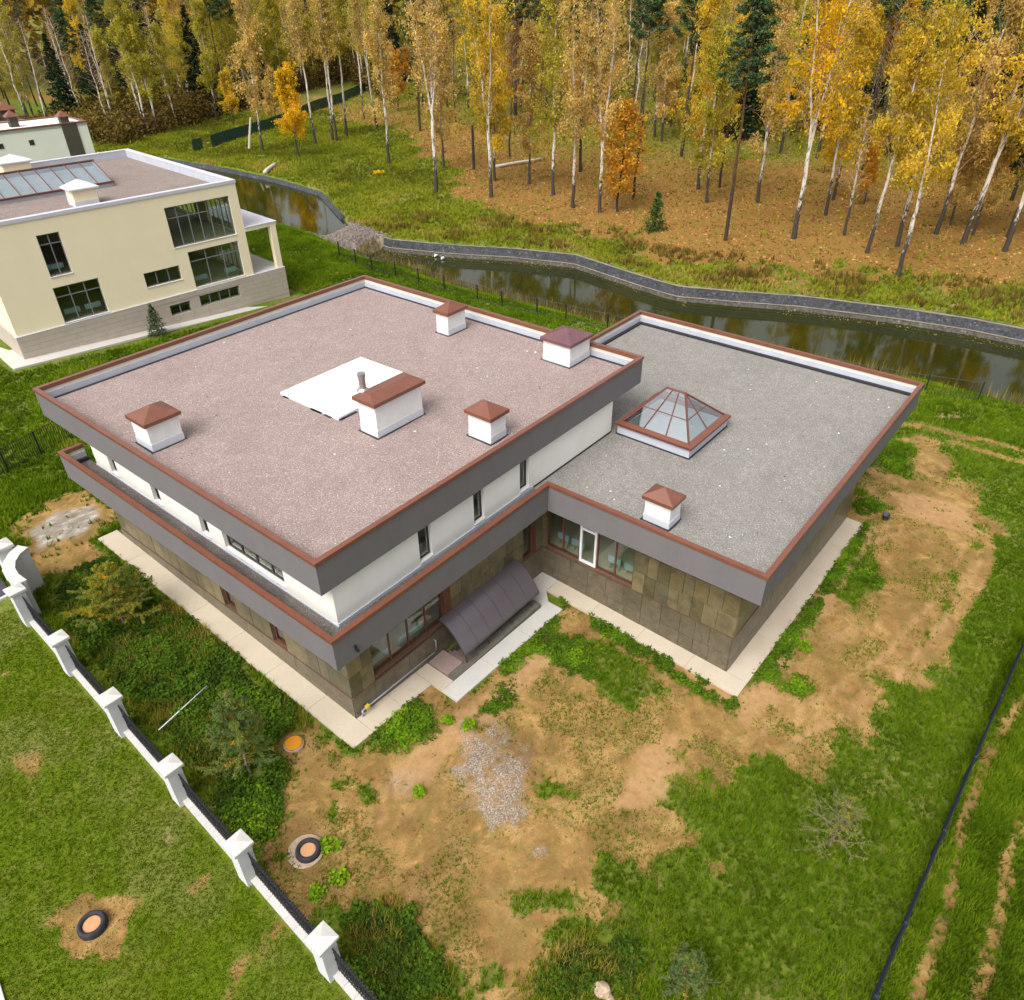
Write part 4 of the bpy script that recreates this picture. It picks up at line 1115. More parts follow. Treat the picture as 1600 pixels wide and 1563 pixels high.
# ------------------------------------------------------------------ the cream house behind, in its own axes
HTH = -.09
cream = empty('cream_house', (6.77, 44.83, 0), HTH)
tag(cream, 'cream rendered house with a long roof skylight and a beige stone base', 'house')
CZP, CZR, CL, CD = 3.36, 11.37, 19.84, 21.5
CH = [(3.66, 5.25, 7.0, 10.06), (3.5, 6.88, 3.45, 6.2), (10.33, 13.37, 4.5, 5.68), (13.36, 19.0, 7.08, 10.26), (14.35, 18.98, 3.5, 6.52)]
oC = (0, 0)
wall('cream_wall', M['cream'], (0, 0), (1, 0), CL, CZP, CZR - .02, .35, CH, cream)
b = MB()
CN = [(2, 7, 7.08, 10.2), (9, 16, 7.08, 10.2), (2, 7, 3.6, 6.5), (9, 16, 3.6, 6.5)]  # unseen back windows, added so daylight reaches the front rooms
wall('cream_wall', M['cream'], (CL - .35, CD), (-1, 0), CL - .35, CZP, CZR - .02, .35, CN, cream)
for h in CN: window((CL - .35, CD), (-1, 0), h, cream, (.25, .5, .75), (.72,), inset=.12, fw=.07, fmat='frame_grey')
b.box(0, .35, CZP, .35, CD - .35, CZR - .02)
CE = [(1.2, 5.6, 7.08, 10.2), (1.2, 5.6, 3.5, 6.5), (8, 13, 7.08, 10.2)]
wall('cream_wall', M['cream'], (CL, .35), (0, 1), CD - .35, CZP, CZR - .02, .35, CE, cream)
for h in CE: window((CL, .35), (0, 1), h, cream, (.2, .4, .6, .8), (.72,), inset=.12, fw=.07, fmat='frame_grey')
b.build('cream_wall', M['cream'], cream)
CB = [(14.35, 18.12, 1.85, 2.78), (11.64, 13.45, 1.74, 2.63)]
b = MB(); b.box(-.1, .4, -.6, .3, CD, CZP - .05); b.build('stone_base', M['stone_beige'], cream)
wall('stone_base', M['stone_beige'], (-.1, -.10), (1, 0), 23.05, -.6, CZP - .05, .5, [(a + .1, c + .1, e, f) for a, c, e, f in CB], cream)
b = MB(); b.box(22.45, .4, -.6, 22.95, 9, CZP - .05); b.box(CL, .4, CZP - .35, 22.44, 8.95, CZP - .06)
b.build('stone_base', M['stone_beige'], cream)
MB().box(-.14, -.14, CZP - .048, 22.98, 0.30, CZP - .002).build('base_coping', M['grey_metal'], cream)
random.seed(9)
for row in range(6):                     # courses of the stone base, right part in view
    z0 = .9 + row * .40; x = 0.0
    while x < 22.9:
        e = min(22.95, x + random.uniform(1.2, 1.9))
        hit = [h for h in CB if h[0] < e and h[1] > x and h[2] < z0 + .40 and h[3] > z0]
        if not hit and z0 + .39 < CZP - .06: MB().box(x + .01, -.125 - random.uniform(0, .01), z0 + .01, e - .01, -.101, z0 + .395).build('stone_block', M['stone_beige'], cream)
        x = e
def cwin(h, cols, rows, o=(0, 0), sill=None): return window(o, (1, 0), h, cream, cols, rows, inset=.12, fw=.07, fmat='frame_grey', sill='grey_metal')
cwin(CH[0], (.5,), (.76,)); cwin(CH[1], (1 / 3, 2 / 3), (.72,)); cwin(CH[2], (1 / 3, 2 / 3), ())
cwin(CH[3], (1 / 6, 2 / 6, 3 / 6, 4 / 6, 5 / 6), (.72,)); cwin(CH[4], (1 / 3, 2 / 3), (.72,))
for h, c_ in ((CB[0], (.25, .5, .75)), (CB[1], (.5,))): window((0, -.10), (1, 0), h, cream, c_, (), inset=.12, fw=.07, fmat='frame_grey')
b = MB(); b.box(.36, .36, 6.72, CL - .36, CD - .4, 6.98); b.box(.36, .36, 3.1, CL - .36, CD - .4, 3.34)
b.build('interior_floor', M['int_floor'], cream)
b = MB(); b.box(.36, 9.5, 3.34, 9, 9.7, 10.45); b.box(9.3, .36, 3.34, 9.45, 6.5, 6.7); b.box(.36, 3.9, .6, CL, 4.0, 3.1)
b.build('partition', M['interior'], cream)
for (x0, x1, z) in ((3.8, 5.0, 7.3), (3.9, 5.1, 3.8), (5.5, 6.7, 3.8), (14.6, 15.9, 3.8), (17.6, 18.7, 3.8)):
    MB().box(x0, .8, z, x1, .92, z + .4).build('radiator', M['radiator'], cream)
CR = [(0, 0), (CL, 0), (CL, CD), (0, CD)]
pr = MB(); pr.ring(off_ring(CR, -.06), off_ring(CR, .42), CZR - .018, CZR + .05); pr.ring(off_ring(CR, -.06), off_ring(CR, -.02), CZR - .2, CZR - .018)
rf = MB().box(.36, .36, 10.5, CL - .36, CD - .36, 10.72).build('roof', M['roof_brown'], cream)
pr.build('coping', M['grey_metal'], cream)
MB().ring(off_ring(CR, .352), off_ring(CR, .40), 10.722, CZR - .02).build('parapet_lining', M['lining'], cream)
def hip(mb, x0, y0, x1, y1, z, rise):
    cx, cy = (x0 + x1) / 2, (y0 + y1) / 2
    mb.box(x0, y0, z, x1, y1, z + .10)
    mb.add([(x0, y0, z + .10), (x1, y0, z + .10), (x1, y1, z + .10), (x0, y1, z + .10), (cx, cy, z + .1 + rise)], [(0, 1, 4), (1, 2, 4), (2, 3, 4), (3, 0, 4)])
for (x0, y0, x1, y1, h) in ((8.0, 3.4, 9.8, 4.9, 1.25), (7.6, 18.6, 9.9, 20.2, 1.3)):
    c_ = MB().box(x0, y0, 10.5, x1, y1, 10.7 + h).build('chimney', M['cream'], cream)
    MB().ring([(x0 - .02, y0 - .02), (x1 + .02, y0 - .02), (x1 + .02, y1 + .02), (x0 - .02, y1 + .02)], [(x0 + .1, y0 + .1), (x1 - .1, y0 + .1), (x1 - .1, y1 - .1), (x0 + .1, y1 - .1)], 10.6, 11.1).build('flashing', M['skirt'], c_)
    k = MB(); hip(k, x0 - .25, y0 - .25, x1 + .25, y1 + .25, 10.7 + h, .55); k.build('chimney_cap', M['grey_metal'], c_)
# long lean-to skylight
sk2 = empty('skylight', (0, 0, 0), 0, cream)
sy0, sy1, sz0, sz1 = 9.0, 12.4, 11.0, 12.35
b = MB(); b.box(1, sy0, 10.722, 13.2, sy0 + .12, sz0); b.box(1, sy1 - .12, 10.722, 13.2, sy1, sz1 - .1)
b.add([(13.08, sy0 + .12, 10.722), (13.08, sy1 - .12, 10.722), (13.08, sy1 - .12, sz1 - .1), (13.08, sy0 + .12, sz0), (13.2, sy0 + .12, 10.722), (13.2, sy1 - .12, 10.722), (13.2, sy1 - .12, sz1 - .1), (13.2, sy0 + .12, sz0)],
      [(0, 1, 2, 3), (7, 6, 5, 4), (3, 2, 6, 7)])
b.build('curb', M['lining'], sk2)
b = MB()
for y, z in ((sy0, sz0 + .06), (sy1, sz1)): b.box(.9, y - .12, z - .08, 13.3, y + .12, z + .06)
n_ = 10
for i in range(n_ + 1):
    x = 1 + 12.2 * i / n_
    b.tube([(x, sy0, sz0 + .09), (x, sy1, sz1 + .03)], .05, 4)
b.build('glazing_bars', M['frame_brown'], sk2)
for i in range(n_):
    xa, xb = 1 + 12.2 * i / n_ + .04, 1 + 12.2 * (i + 1) / n_ - .04
    p_ = MB(); v_ = [(xa, sy0, sz0 + .08), (xb, sy0, sz0 + .08), (xb, sy1, sz1 + .02), (xa, sy1, sz1 + .02)]
    p_.add(v_ + [(x, y, z - .015) for x, y, z in v_], [(0, 1, 2, 3), (7, 6, 5, 4), (0, 4, 5, 1), (1, 5, 6, 2), (2, 6, 7, 3), (3, 7, 4, 0)])
    p_.build('pane', M['sky_glass'], sk2)
b = MB(); b.add([(1.1, sy0 + .13, sz0 - .2), (13.07, sy0 + .13, sz0 - .2), (13.07, sy1 - .13, sz1 - .4), (1.1, sy1 - .13, sz1 - .4), (1.1, sy0 + .13, 10.73), (13.07, sy0 + .13, 10.73), (13.07, sy1 - .13, 10.73), (1.1, sy1 - .13, 10.73)], [(0, 1, 2, 3), (7, 6, 5, 4), (4, 5, 1, 0), (5, 6, 2, 1), (6, 7, 3, 2), (7, 4, 0, 3)])
b.build('added_well_backing', M['int_white'], sk2)  # white block added right below the panes so they look bright
# porch
b = MB(); b.box(CL + .002, 0, 7.10, 22.9, 8.95, 7.40); b.build('porch_roof', M['cream'], cream)
MB().box(CL + .002, -.08, 7.402, 22.98, 9.0, 7.48).build('porch_coping', M['grey_metal'], cream)
for y in (.0, 8.4): MB().box(22.3, y, CZP, 22.85, y + .5, 7.098).build('porch_column', M['cream'], cream)
MB().box(CL, .3, CZP - .055, 22.9, 8.9, CZP).build('porch_floor', M['concrete_grey'], cream)
cp = empty('pavement', (6.77, 44.83, 0), HTH); tag(cp, kind='structure')
b = MB(); b.prism([(-1.3, -1.5), (8.5, -1.2), (23.5, -1.1), (23.5, -.11), (-.11, -.11), (-.11, 21), (-1.3, 21)], lambda x, y: 1.0 - .045 * x, lambda x, y: 1.62 - .05 * x); b.build('slab', M['concrete_grey'], cp)

# ------------------------------------------------------------------ houses further back
white = empty('white_house', (6.77, 44.83, 0), HTH)
tag(white, 'white house with brown roof edge and dark vertical panel, behind the cream house', 'house')
WH = (2, 63.4, 30.8, 71.5)
b = MB(); b.box(WH[0], WH[1], -.5, WH[2], WH[3], 8.85); b.build('wall', M['white_house'], white)
R4 = [(WH[0], WH[1]), (WH[2], WH[1]), (WH[2], WH[3]), (WH[0], WH[3])]
MB().ring(off_ring(R4, -.12), off_ring(R4, .35), 8.852, 9.0).build('coping', M['coping'], white)
MB().ring(off_ring(R4, .0), off_ring(R4, .3), 8.40, 8.851).build('parapet', M['white_house'], white)
MB().box(27.33, WH[1] - .08, 0, 29.4, WH[1] - .002, 8.84).build('dark_panel', M['olive_panel'], white)
for x, z in ((22.9, 7.1), (19.0, 7.1), (15.2, 7.1)):
    f_ = MB().box(x - .32, WH[1] - .05, z - .32, x + .32, WH[1] - .003, z + .32).build('window', M['frame_dark'], white)
    MB().box(x - .25, WH[1] - .06, z - .25, x + .25, WH[1] - .051, z + .25).build('pane', M['glass'], f_)
for (x, y, hh) in ((28.4, 65.0, .8), (22.3, 66.5, 1.3), (15, 66, 1.3)):
    c_ = MB().box(x - .55, y - .5, 8.6, x + .55, y + .5, 9.0 + hh - .2).build('chimney', M['olive_panel'], white)
    k = MB(); hip(k, x - .85, y - .8, x + .85, y + .8, 9.0 + hh - .2, .75); k.build('chimney_cap', M['coping'], c_)
far = empty('brick_house', (6.77, 44.83, 0), HTH)
tag(far, 'low house with a pinkish roof and hipped chimneys, farthest left behind the white house', 'house')
MB().box(4, 88, -.5, 30.0, 97, 6.6).build('wall', M['pink_tile'], far)
MB().box(3.8, 87.8, 6.6, 30.2, 97.2, 6.9).build('roof', M['pink_tile'], far)
for (x, m_) in ((28.2, 'coping'), (24.8, 'olive_panel')):
    c_ = MB().box(x - 1.1, 90, 6.9, x + 1.1, 92, 8.4).build('chimney', M['olive_panel'], far)
    k = MB(); hip(k, x - 1.5, 89.6, x + 1.5, 92.4, 8.4, 1.1); k.build('chimney_cap', M[m_], c_)

# ------------------------------------------------------------------ white boundary wall with pillars and iron railings
fx = lambda y: -6.12 + y * .0365
PY = [15.6, 11.25, 6.65, 2.17, -2.18, -6.56, -10.95]
bw = empty('boundary_wall', (0, 0, 0)); tag(bw, 'white masonry wall with square pillars and black iron railings beside the lawn', 'fence')
def gq(x, y): return sz(x, y)
CAPM = {}
for k, y in enumerate(PY):
    x = fx(y); z = gq(x, y)
    a = .27
    b = MB((x, y, z)); b.box(x - a, y - a, z - .4, x + a, y + a, z + 1.92)
    if 'p' not in CAPM: CAPM['p'] = b.mesh('pillar', M['fence_white'])
    p_ = link(bpy.data.objects.new('pillar', CAPM['p']), bw); p_.location = (x, y, z)
    if 'c' not in CAPM:
        b = MB(); c0 = .36
        b.box(-c0, -c0, 1.922, c0, c0, 2.04)
        b.add([(-c0, -c0, 2.04), (c0, -c0, 2.04), (c0, c0, 2.04), (-c0, c0, 2.04), (0, 0, 2.15)], [(0, 1, 4), (1, 2, 4), (2, 3, 4), (3, 0, 4)])
        CAPM['c'] = b.mesh('pillar_cap', M['fence_cap'])
    link(bpy.data.objects.new('pillar_cap', CAPM['c']), p_)
for ya, yb in zip(PY, PY[1:]):
    a, c = ya - .28, yb + .28
    xa, xc = fx(a), fx(c); za, zc = gq(xa, a), gq(xc, c)
    zf = lambda x, y: za + (zc - za) * (y - a) / (c - a)
    MB().prism([(xc - .10, c), (xc + .12, c), (xa + .12, a), (xa - .10, a)], lambda x, y: zf(x, y) - .5, lambda x, y: zf(x, y) + .24).build('wall_base', M['fence_white'], bw)
    nst = 8
    for i in range(nst):
        y1, y0 = a + (c - a) * i / nst - .004, a + (c - a) * (i + 1) / nst + .004
        MB().prism([(fx(y0) - .13, y0), (fx(y0) + .16, y0), (fx(y1) + .16, y1), (fx(y1) - .13, y1)], lambda x, y: zf(x, y) + .242, lambda x, y: zf(x, y) + .285).build('coping_stone', M['fence_cap'], bw)
    r = MB()
    dx = .10
    for h_ in (.40, 1.40, 1.60):
        r.prism([(xc + dx - .018, c), (xc + dx + .018, c), (xa + dx + .018, a), (xa + dx - .018, a)], lambda x, y: zf(x, y) + h_, lambda x, y: zf(x, y) + h_ + .035)
    nb = 34
    for i in range(nb):
        y = a + (c - a) * (i + .5) / nb; x = fx(y) + dx; z = zf(x, y)
        r.box(x - .014, y - .014, z + .285, x + .014, y + .014, z + 1.72)
        if i % 2 == 0:
            r.tube([(x, y - .01 + .055 * math.cos(t_), z + 1.535 + .055 * math.sin(t_)) for t_ in [2 * math.pi * q_ / 8 for q_ in range(9)]], .010, 3, False)
            r.box(x - .03, y - .03, z + 1.0, x + .03, y + .03, z + 1.07)
    r.build('railing_panel', M['iron'], bw)

# curved gate wall and gate pillars at the driveway
gw = empty('curved_gate_wall'); tag(gw, 'white curved wall sweeping from the boundary wall to the gate pillar', 'wall')
line = [(-5.72, 15.62), (-5.80, 16.3), (-5.70, 16.95), (-5.42, 17.5), (-4.98, 17.9), (-4.5, 18.1)]
inn = [(-5.38, 15.62), (-5.45, 16.25), (-5.38, 16.75), (-5.16, 17.18), (-4.8, 17.5), (-4.35, 17.66)]
line = [(x + .36, y + .22) for x, y in line]; inn = [(x + .40, y + .22) for x, y in inn]
tops = [1.95, 1.98, 2.02, 2.08, 2.14, 2.2]
vs, fs = [], []
for (o_, i_, t_) in zip(line, inn, tops):
    z = sz(*o_); vs += [(*o_, z - .4), (*i_, z - .4), (*i_, z + t_), (*o_, z + t_)]
for k in range(len(line) - 1):
    a, c = 4 * k, 4 * k + 4
    fs += [(a + j, a + (j + 1) % 4, c + (j + 1) % 4, c + j) for j in range(4)]
fs += [(3, 2, 1, 0), tuple(4 * (len(line) - 1) + j for j in range(4))]
MB().add(vs, fs).build('wall', M['fence_white'], gw)
vs, fs = [], []
for k, (o_, i_, t_) in enumerate(zip(line, inn, tops)):
    z = sz(*o_) + t_; m_ = Vector((o_[0] - i_[0], o_[1] - i_[1])).normalized() * .06
    vs += [(o_[0] + m_.x, o_[1] + m_.y, z + .003), (i_[0] - m_.x, i_[1] - m_.y, z + .003), (i_[0] - m_.x, i_[1] - m_.y, z + .09), (o_[0] + m_.x, o_[1] + m_.y, z + .09)]
for k in range(len(line) - 1):
    a, c = 4 * k, 4 * k + 4
    fs += [(a + j, a + (j + 1) % 4, c + (j + 1) % 4, c + j) for j in range(4)]
fs += [(3, 2, 1, 0), tuple(4 * (len(line) - 1) + j for j in range(4))]
MB().add(vs, fs).build('coping', M['fence_cap'], gw)
def gate_pillar(x, y, label):
    r = empty('gate_pillar', (x, y, sz(x, y))); tag(r, label, 'pillar', 'white pillars of the drive gate')
    MB().box(-.32, -.32, -.4, .32, .32, 2.3).build('shaft', M['fence_white'], r)
    b = MB(); b.box(-.42, -.42, 2.302, .42, .42, 2.45); b.add([(-.42, -.42, 2.45), (.42, -.42, 2.45), (.42, .42, 2.45), (-.42, .42, 2.45), (0, 0, 2.58)], [(0, 1, 4), (1, 2, 4), (2, 3, 4), (3, 0, 4)])
    b.build('pillar_cap', M['fence_cap'], r)
gate_pillar(-4.72, 18.75, 'white gate pillar joined to the curved wall')
gate_pillar(-4.75, 21.2, 'white gate pillar across the drive, cut by the left picture edge')
b = MB(); b.prism([(-30, 17.6), (-5.3, 18.3), (-5.0, 21.2), (-30, 20.8)], lambda x, y: sz(x, y) - .3, lambda x, y: sz(-6, y) + .05); dv = b.build('driveway', M['asphalt']); tag(dv, kind='structure')
b = MB(); b.prism([(-30, 17.45), (-5.45, 18.12), (-5.3, 18.28), (-30, 17.58)], lambda x, y: sz(x, y) - .3, lambda x, y: sz(-6, y) + .1); tag(b.build('kerb', M['fence_cap']), kind='structure')
b = MB(); b.prism([(-14.2, -4.2), (-13.75, -4.2), (-12.9, .8), (-13.3, .9)], lambda x, y: sz(x, y) - .3, lambda x, y: sz(x, y) + .1); tag(b.build('kerb', M['fence_cap']), kind='structure')

# ------------------------------------------------------------------ black wire fences
def wire_fence(name, pts, h, label, group, mat='mesh_black', gap=.14, post=.05, rails=(.12, .97), twin=False, wr=.009):
    r = empty(name); tag(r, label, 'fence', group)
    P = [(x, y, sz(x, y)) for x, y in pts]
    for p in P:
        MB().box(p[0] - post, p[1] - post, p[2] - .3, p[0] + post, p[1] + post, p[2] + h + .05).build('post', M[mat], r)
    for a, c in zip(P, P[1:]):
        b = MB(); L = math.hypot(c[0] - a[0], c[1] - a[1]); n = max(2, int(L / gap))
        for t_ in rails:
            b.tube([(a[0], a[1], a[2] + h * t_), (c[0], c[1], c[2] + h * t_)], .022, 4)
        for i in range(1, n):
            q_ = [a[j] + (c[j] - a[j]) * i / n for j in range(3)]
            b.add([(q_[0] - wr, q_[1] - wr, q_[2] + .05), (q_[0] + wr, q_[1] - wr, q_[2] + .05), (q_[0], q_[1] + wr, q_[2] + .05), (q_[0] - wr, q_[1] - wr, q_[2] + h), (q_[0] + wr, q_[1] - wr, q_[2] + h), (q_[0], q_[1] + wr, q_[2] + h)],
                  [(0, 1, 4, 3), (1, 2, 5, 4), (2, 0, 3, 5)])
        b.build('wire_panel', M[mat], r)
nf = [(x + .4, y) for x, y in NFENCE[:-2]] + [(44.9 + 1.05 * i, 12.4 - 3.6 * i) for i in range(8)] 
wire_fence('wire_fence', nf, 1.55, 'black wire fence along the near bank of the pond behind the villa', 'black wire fences', gap=.22)
wire_fence('wire_fence', [(-6.6, 27.6), (-3.2, 28.75), (-.79, 29.5), (1.4, 30.2), (3.9, 31.0), (7.3, 32.1), (10.8, 33.2)], 1.6, 'black picket fence in the grass left of the villa', 'black wire fences', gap=.14, wr=.016)
rf_pts = [(-1.3, -19.68), (2.99, -19.78), (5.75, -19.85), (10.02, -20.0), (14.15, -20.14), (18.37, -20.31), (22.6, -20.48), (26.9, -20.65), (31.2, -20.8)]
wire_fence('wire_fence', rf_pts, 1.62, 'dark navy fence running beside the two wheel tracks at the right', 'black wire fences', mat='navy', gap=.10, post=.055, rails=(.08, .5, .985), wr=.012)

# green sheet fence at the edge of the wood
gfp = [(69.5, 124.3), (71.9, 124.8), (74.3, 125.6), (77.4, 126.6), (83.5, 128), (90, 129.3), (96, 132), (102.5, 134.7), (111.5, 139), (121, 143), (130.6, 147.4), (139.5, 152), (148.5, 157), (157.8, 161.7), (170, 168)]
gfr = empty('sheet_fence'); tag(gfr, 'dark green sheet fence climbing along the edge of the wood', 'fence')
for k, (a, c) in enumerate(zip(gfp, gfp[1:])):
    if k == 1: continue
    za, zc = sz(*a), sz(*c)
    b = MB(); nn = 24
    for i in range(nn):
        t0, t1 = i / nn, (i + 1) / nn; o_ = .06 if i % 2 else 0
        x0, y0, x1, y1 = a[0] + (c[0] - a[0]) * t0, a[1] + (c[1] - a[1]) * t0, a[0] + (c[0] - a[0]) * t1, a[1] + (c[1] - a[1]) * t1
        z0, z1 = za + (zc - za) * t0, za + (zc - za) * t1
        b.add([(x0, y0 + o_, z0), (x1, y1 + o_, z1), (x1, y1 + o_, z1 + 2.1), (x0, y0 + o_, z0 + 2.1), (x0, y0 + o_ + .04, z0), (x1, y1 + o_ + .04, z1), (x1, y1 + o_ + .04, z1 + 2.1), (x0, y0 + o_ + .04, z0 + 2.1)],
              [(0, 1, 2, 3), (7, 6, 5, 4), (3, 2, 6, 7), (0, 3, 7, 4), (1, 5, 6, 2)])
    b.build('sheet_panel', M['green_sheet'], gfr)

# ------------------------------------------------------------------ small things on the ground
def manhole(x, y, label, tyre=True, ring=False, r=.40, cover='cover', tilt=0):
    z = sz(x, y)
    t = empty('manhole', (x, y, z)); tag(t, label, 'manhole', 'manholes in the ground' )
    if ring:
        MB().lathe((-.05, .10, 0), [(.62, -.3), (.64, .05), (.60, .07), (.1, .06)], 24).build('concrete_ring', M['rock'], t)
    if tyre:
        pr_ = [(r * .70, .02), (r * .68, .12), (r * .74, .22), (r * .88, .27), (r * 1.02, .25), (r * 1.10, .17), (r * 1.12, .05), (r * 1.08, -.05)]
        o_ = MB().lathe((0, 0, 0), pr_, 28, False).build('tyre', M['tyre'], t, True)
        MB().lathe((0, 0, 0), [(r * .72, .0), (r * .72, .14), (r * .64, .17), (r * .1, .175)], 24).build('lid', M[cover], t)
    else:
        MB().lathe((0, 0, 0), [(.40, -.1), (.40, .10), (.36, .12)], 24).build('concrete_ring', M['rock'], t)
        MB().lathe((.01, .01, 0), [(.33, .122), (.34, .16), (.31, .19), (.1, .20)], 24).build('lid', M[cover], t)
manhole(-10.36, .22, 'manhole with a black tyre round its lid in the mown lawn')
manhole(-4.38, -2.95, 'manhole with a black tyre and broken concrete ring on bare soil', ring=True)
manhole(-1.93, 1.05, 'manhole with a bright orange lid near the house corner', tyre=False, cover='cover_orange')

def blob(name, c, r, mat, label, cat, seed, flat=(1, 1, 1)):
    bm = __import__('bmesh').new(); import bmesh
    bmesh.ops.create_icosphere(bm, subdivisions=3, radius=1)
    rr = random.Random(seed); ph = [rr.uniform(0, 6) for _ in range(9)]
    for v in bm.verts:
        d = v.co.normalized()
        k = 1 + .18 * math.sin(3 * d.x + ph[0]) + .15 * math.sin(4 * d.y + ph[1] + 2 * d.z) + .12 * math.sin(5 * d.z + ph[2] + d.x * 3)
        k = round(k * 7) / 7 * .5 + k * .5
        v.co = Vector((d.x * flat[0], d.y * flat[1], d.z * flat[2])) * r * k
    me = bpy.data.meshes.new(name); bm.to_mesh(me); bm.free(); me.materials.append(M[mat])
    o = link(bpy.data.objects.new(name, me)); o.location = c
    return tag(o, label, cat)
blob('boulder', (-1.47, -13.3, sz(-1.47, -13.3) + .12), .32, 'rock', 'pale boulder lying in the tall grass at the bottom edge', 'rock', 4, (.8, 1.1, .8))
r_ = random.Random(5)
sb = MB()
for i in range(420):                                                # small stones strewn over the bare soil
    x, y = r_.uniform(-5, 12), r_.uniform(-12, -2.6)
    if float(bilinear(MK['soil'], np.array([x]), np.array([y]))[0]) < .5: continue
    s_ = r_.uniform(.012, .045); z = sz(x, y)
    sb.add([(x - s_, y, z), (x + s_ * .5, y - s_, z), (x + s_ * .6, y + s_ * .8, z), (x, y, z + s_ * 1.1)], [(0, 1, 3), (1, 2, 3), (2, 0, 3)])
tag(sb.build('pebbles', M['rock']), 'pale pebbles strewn over the bare soil', 'pebbles', kind='stuff')

z = sz(31.0, -12.16)
bu = empty('bucket', (31.0, -12.16, z)); tag(bu, 'small dark bucket on the soil behind the wing', 'bucket')
MB().lathe((0, 0, 0), [(.17, 0), (.22, .34), (.235, .345), (.235, .37), (.21, .37), (.16, .05)], 18, False).build('body', M['bucket'], bu, True)
MB().tube([(.22, 0, .34), (.2, .1, .44), (0, .14, .5), (-.2, .1, .44), (-.22, 0, .34)], .008, 5).build('handle', M['steel'], bu)
a, c = (-5.1, 5.3), (-2.65, 5.75)
p_ = MB().tube([(a[0], a[1], sz(*a) + .42), ((a[0] + c[0]) / 2, (a[1] + c[1]) / 2, sz(*a) + .45), (c[0], c[1], sz(*c) + .55)], .022, 6).build('pole', M['pole_white'], None, True)
tag(p_, 'thin white pole lying on the green weeds', 'pole')
def log(a, c, r, mat, label):
    za, zc = sz(*a) + r, sz(*c) + r * 1.4
    m_ = [(a[0] + (c[0] - a[0]) * t, a[1] + (c[1] - a[1]) * t + .15 * math.sin(t * 5), za + (zc - za) * t) for t in (0, .25, .5, .75, 1)]
    tag(MB().tube(m_, [r, r * .95, r * .9, r * .85, r * .7], 8).build('fallen_log', M[mat], None, True), label, 'log', 'fallen trunks')
log((90.1, 67.9), (97.7, 64.5), .26, 'pale_bark', 'long pale fallen trunk on the leaf litter among the birches')
log((66.1, 97.7), (70.7, 101), .34, 'pale_bark', 'short white fallen trunk in the green grass by the upper pond')
for (x, y) in ((55.3, 48.4), (55.0, 47.0)):
    b = MB(); b.tube([(x - .3, y, -2.95), (x - .12, y, -2.80), (x + .15, y, -2.82), (x + .32, y, -2.9)], [.02, .17, .15, .03], 8)
    b.tube([(x - .12, y, -2.75), (x - .2, y, -2.55), (x - .3, y, -2.55)], [.04, .035, .02], 5)
    tag(b.build('white_duck', M['pole_white'], None, True), 'white duck floating at the reeds of the pond', 'duck', 'white ducks by the reeds')
# ------------------------------------------------------------------ grasses and weeds (uncountable: stuff)
def tufts(name, x, y, h, w, k, mat, tint, label, cat, lean=.5, parent_z=None):
    """k blades (one triangle each) at every point"""
    n = len(x)
    if n == 0: return
    z = surf(x, y)
    az = RNG.uniform(0, 2 * np.pi, (n, k)); ln = RNG.uniform(.15, 1, (n, k)) * lean
    hh = h[:, None] * RNG.uniform(.55, 1.15, (n, k)); ww = w[:, None] * RNG.uniform(.6, 1.2, (n, k))
    bx = x[:, None] + RNG.uniform(-1, 1, (n, k)) * w[:, None] * 2.0; by = y[:, None] + RNG.uniform(-1, 1, (n, k)) * w[:, None] * 2.0
    px, py = -np.sin(az), np.cos(az)
    A = np.stack([bx + px * ww, by + py * ww, np.broadcast_to(z[:, None], bx.shape) - .02], -1)
    B = np.stack([bx - px * ww, by - py * ww, np.broadcast_to(z[:, None], bx.shape) - .02], -1)
    T = np.stack([bx + np.cos(az) * hh * ln, by + np.sin(az) * hh * ln, z[:, None] + hh], -1)
    V = np.stack([A, B, T], 2).reshape(-1, 3)
    Fi = np.arange(len(V)).reshape(-1, 3)
    t = np.clip(tint[:, None] + RNG.uniform(-.16, .16, (n, k)), 0, 1)
    return tag(np_obj(name, V, Fi, mat, np.repeat(t.reshape(-1), 3)), label, cat, kind='stuff')

def leaf_quads(C, size, flat=.5, aspect=1.4, rng=RNG):
    """diamond leaves at centres C, random directions; flat pulls the normals upwards"""
    n = len(C)
    d = rng.normal(size=(n, 3)); d[:, 2] *= (1 - flat); d /= np.linalg.norm(d, axis=1, keepdims=True)
    e = rng.normal(size=(n, 3)); e[:, 2] *= (1 - flat); e -= d * (e * d).sum(1, keepdims=True); e /= np.linalg.norm(e, axis=1, keepdims=True) + 1e-9
    s = size[:, None]
    V = np.stack([C - d * s * aspect * .5, C + e * s * .5, C + d * s * aspect * .5, C - e * s * .5], 1).reshape(-1, 3)
    return V, np.arange(4 * n).reshape(-1, 4)

def region(n, x0, x1, y0, y1): return RNG.uniform(x0, x1, n), RNG.uniform(y0, y1, n)
def mk(key, x, y): return bilinear(MK[key], x, y)
FLAT_OK = lambda x, y: pave_d(x, y) > .06

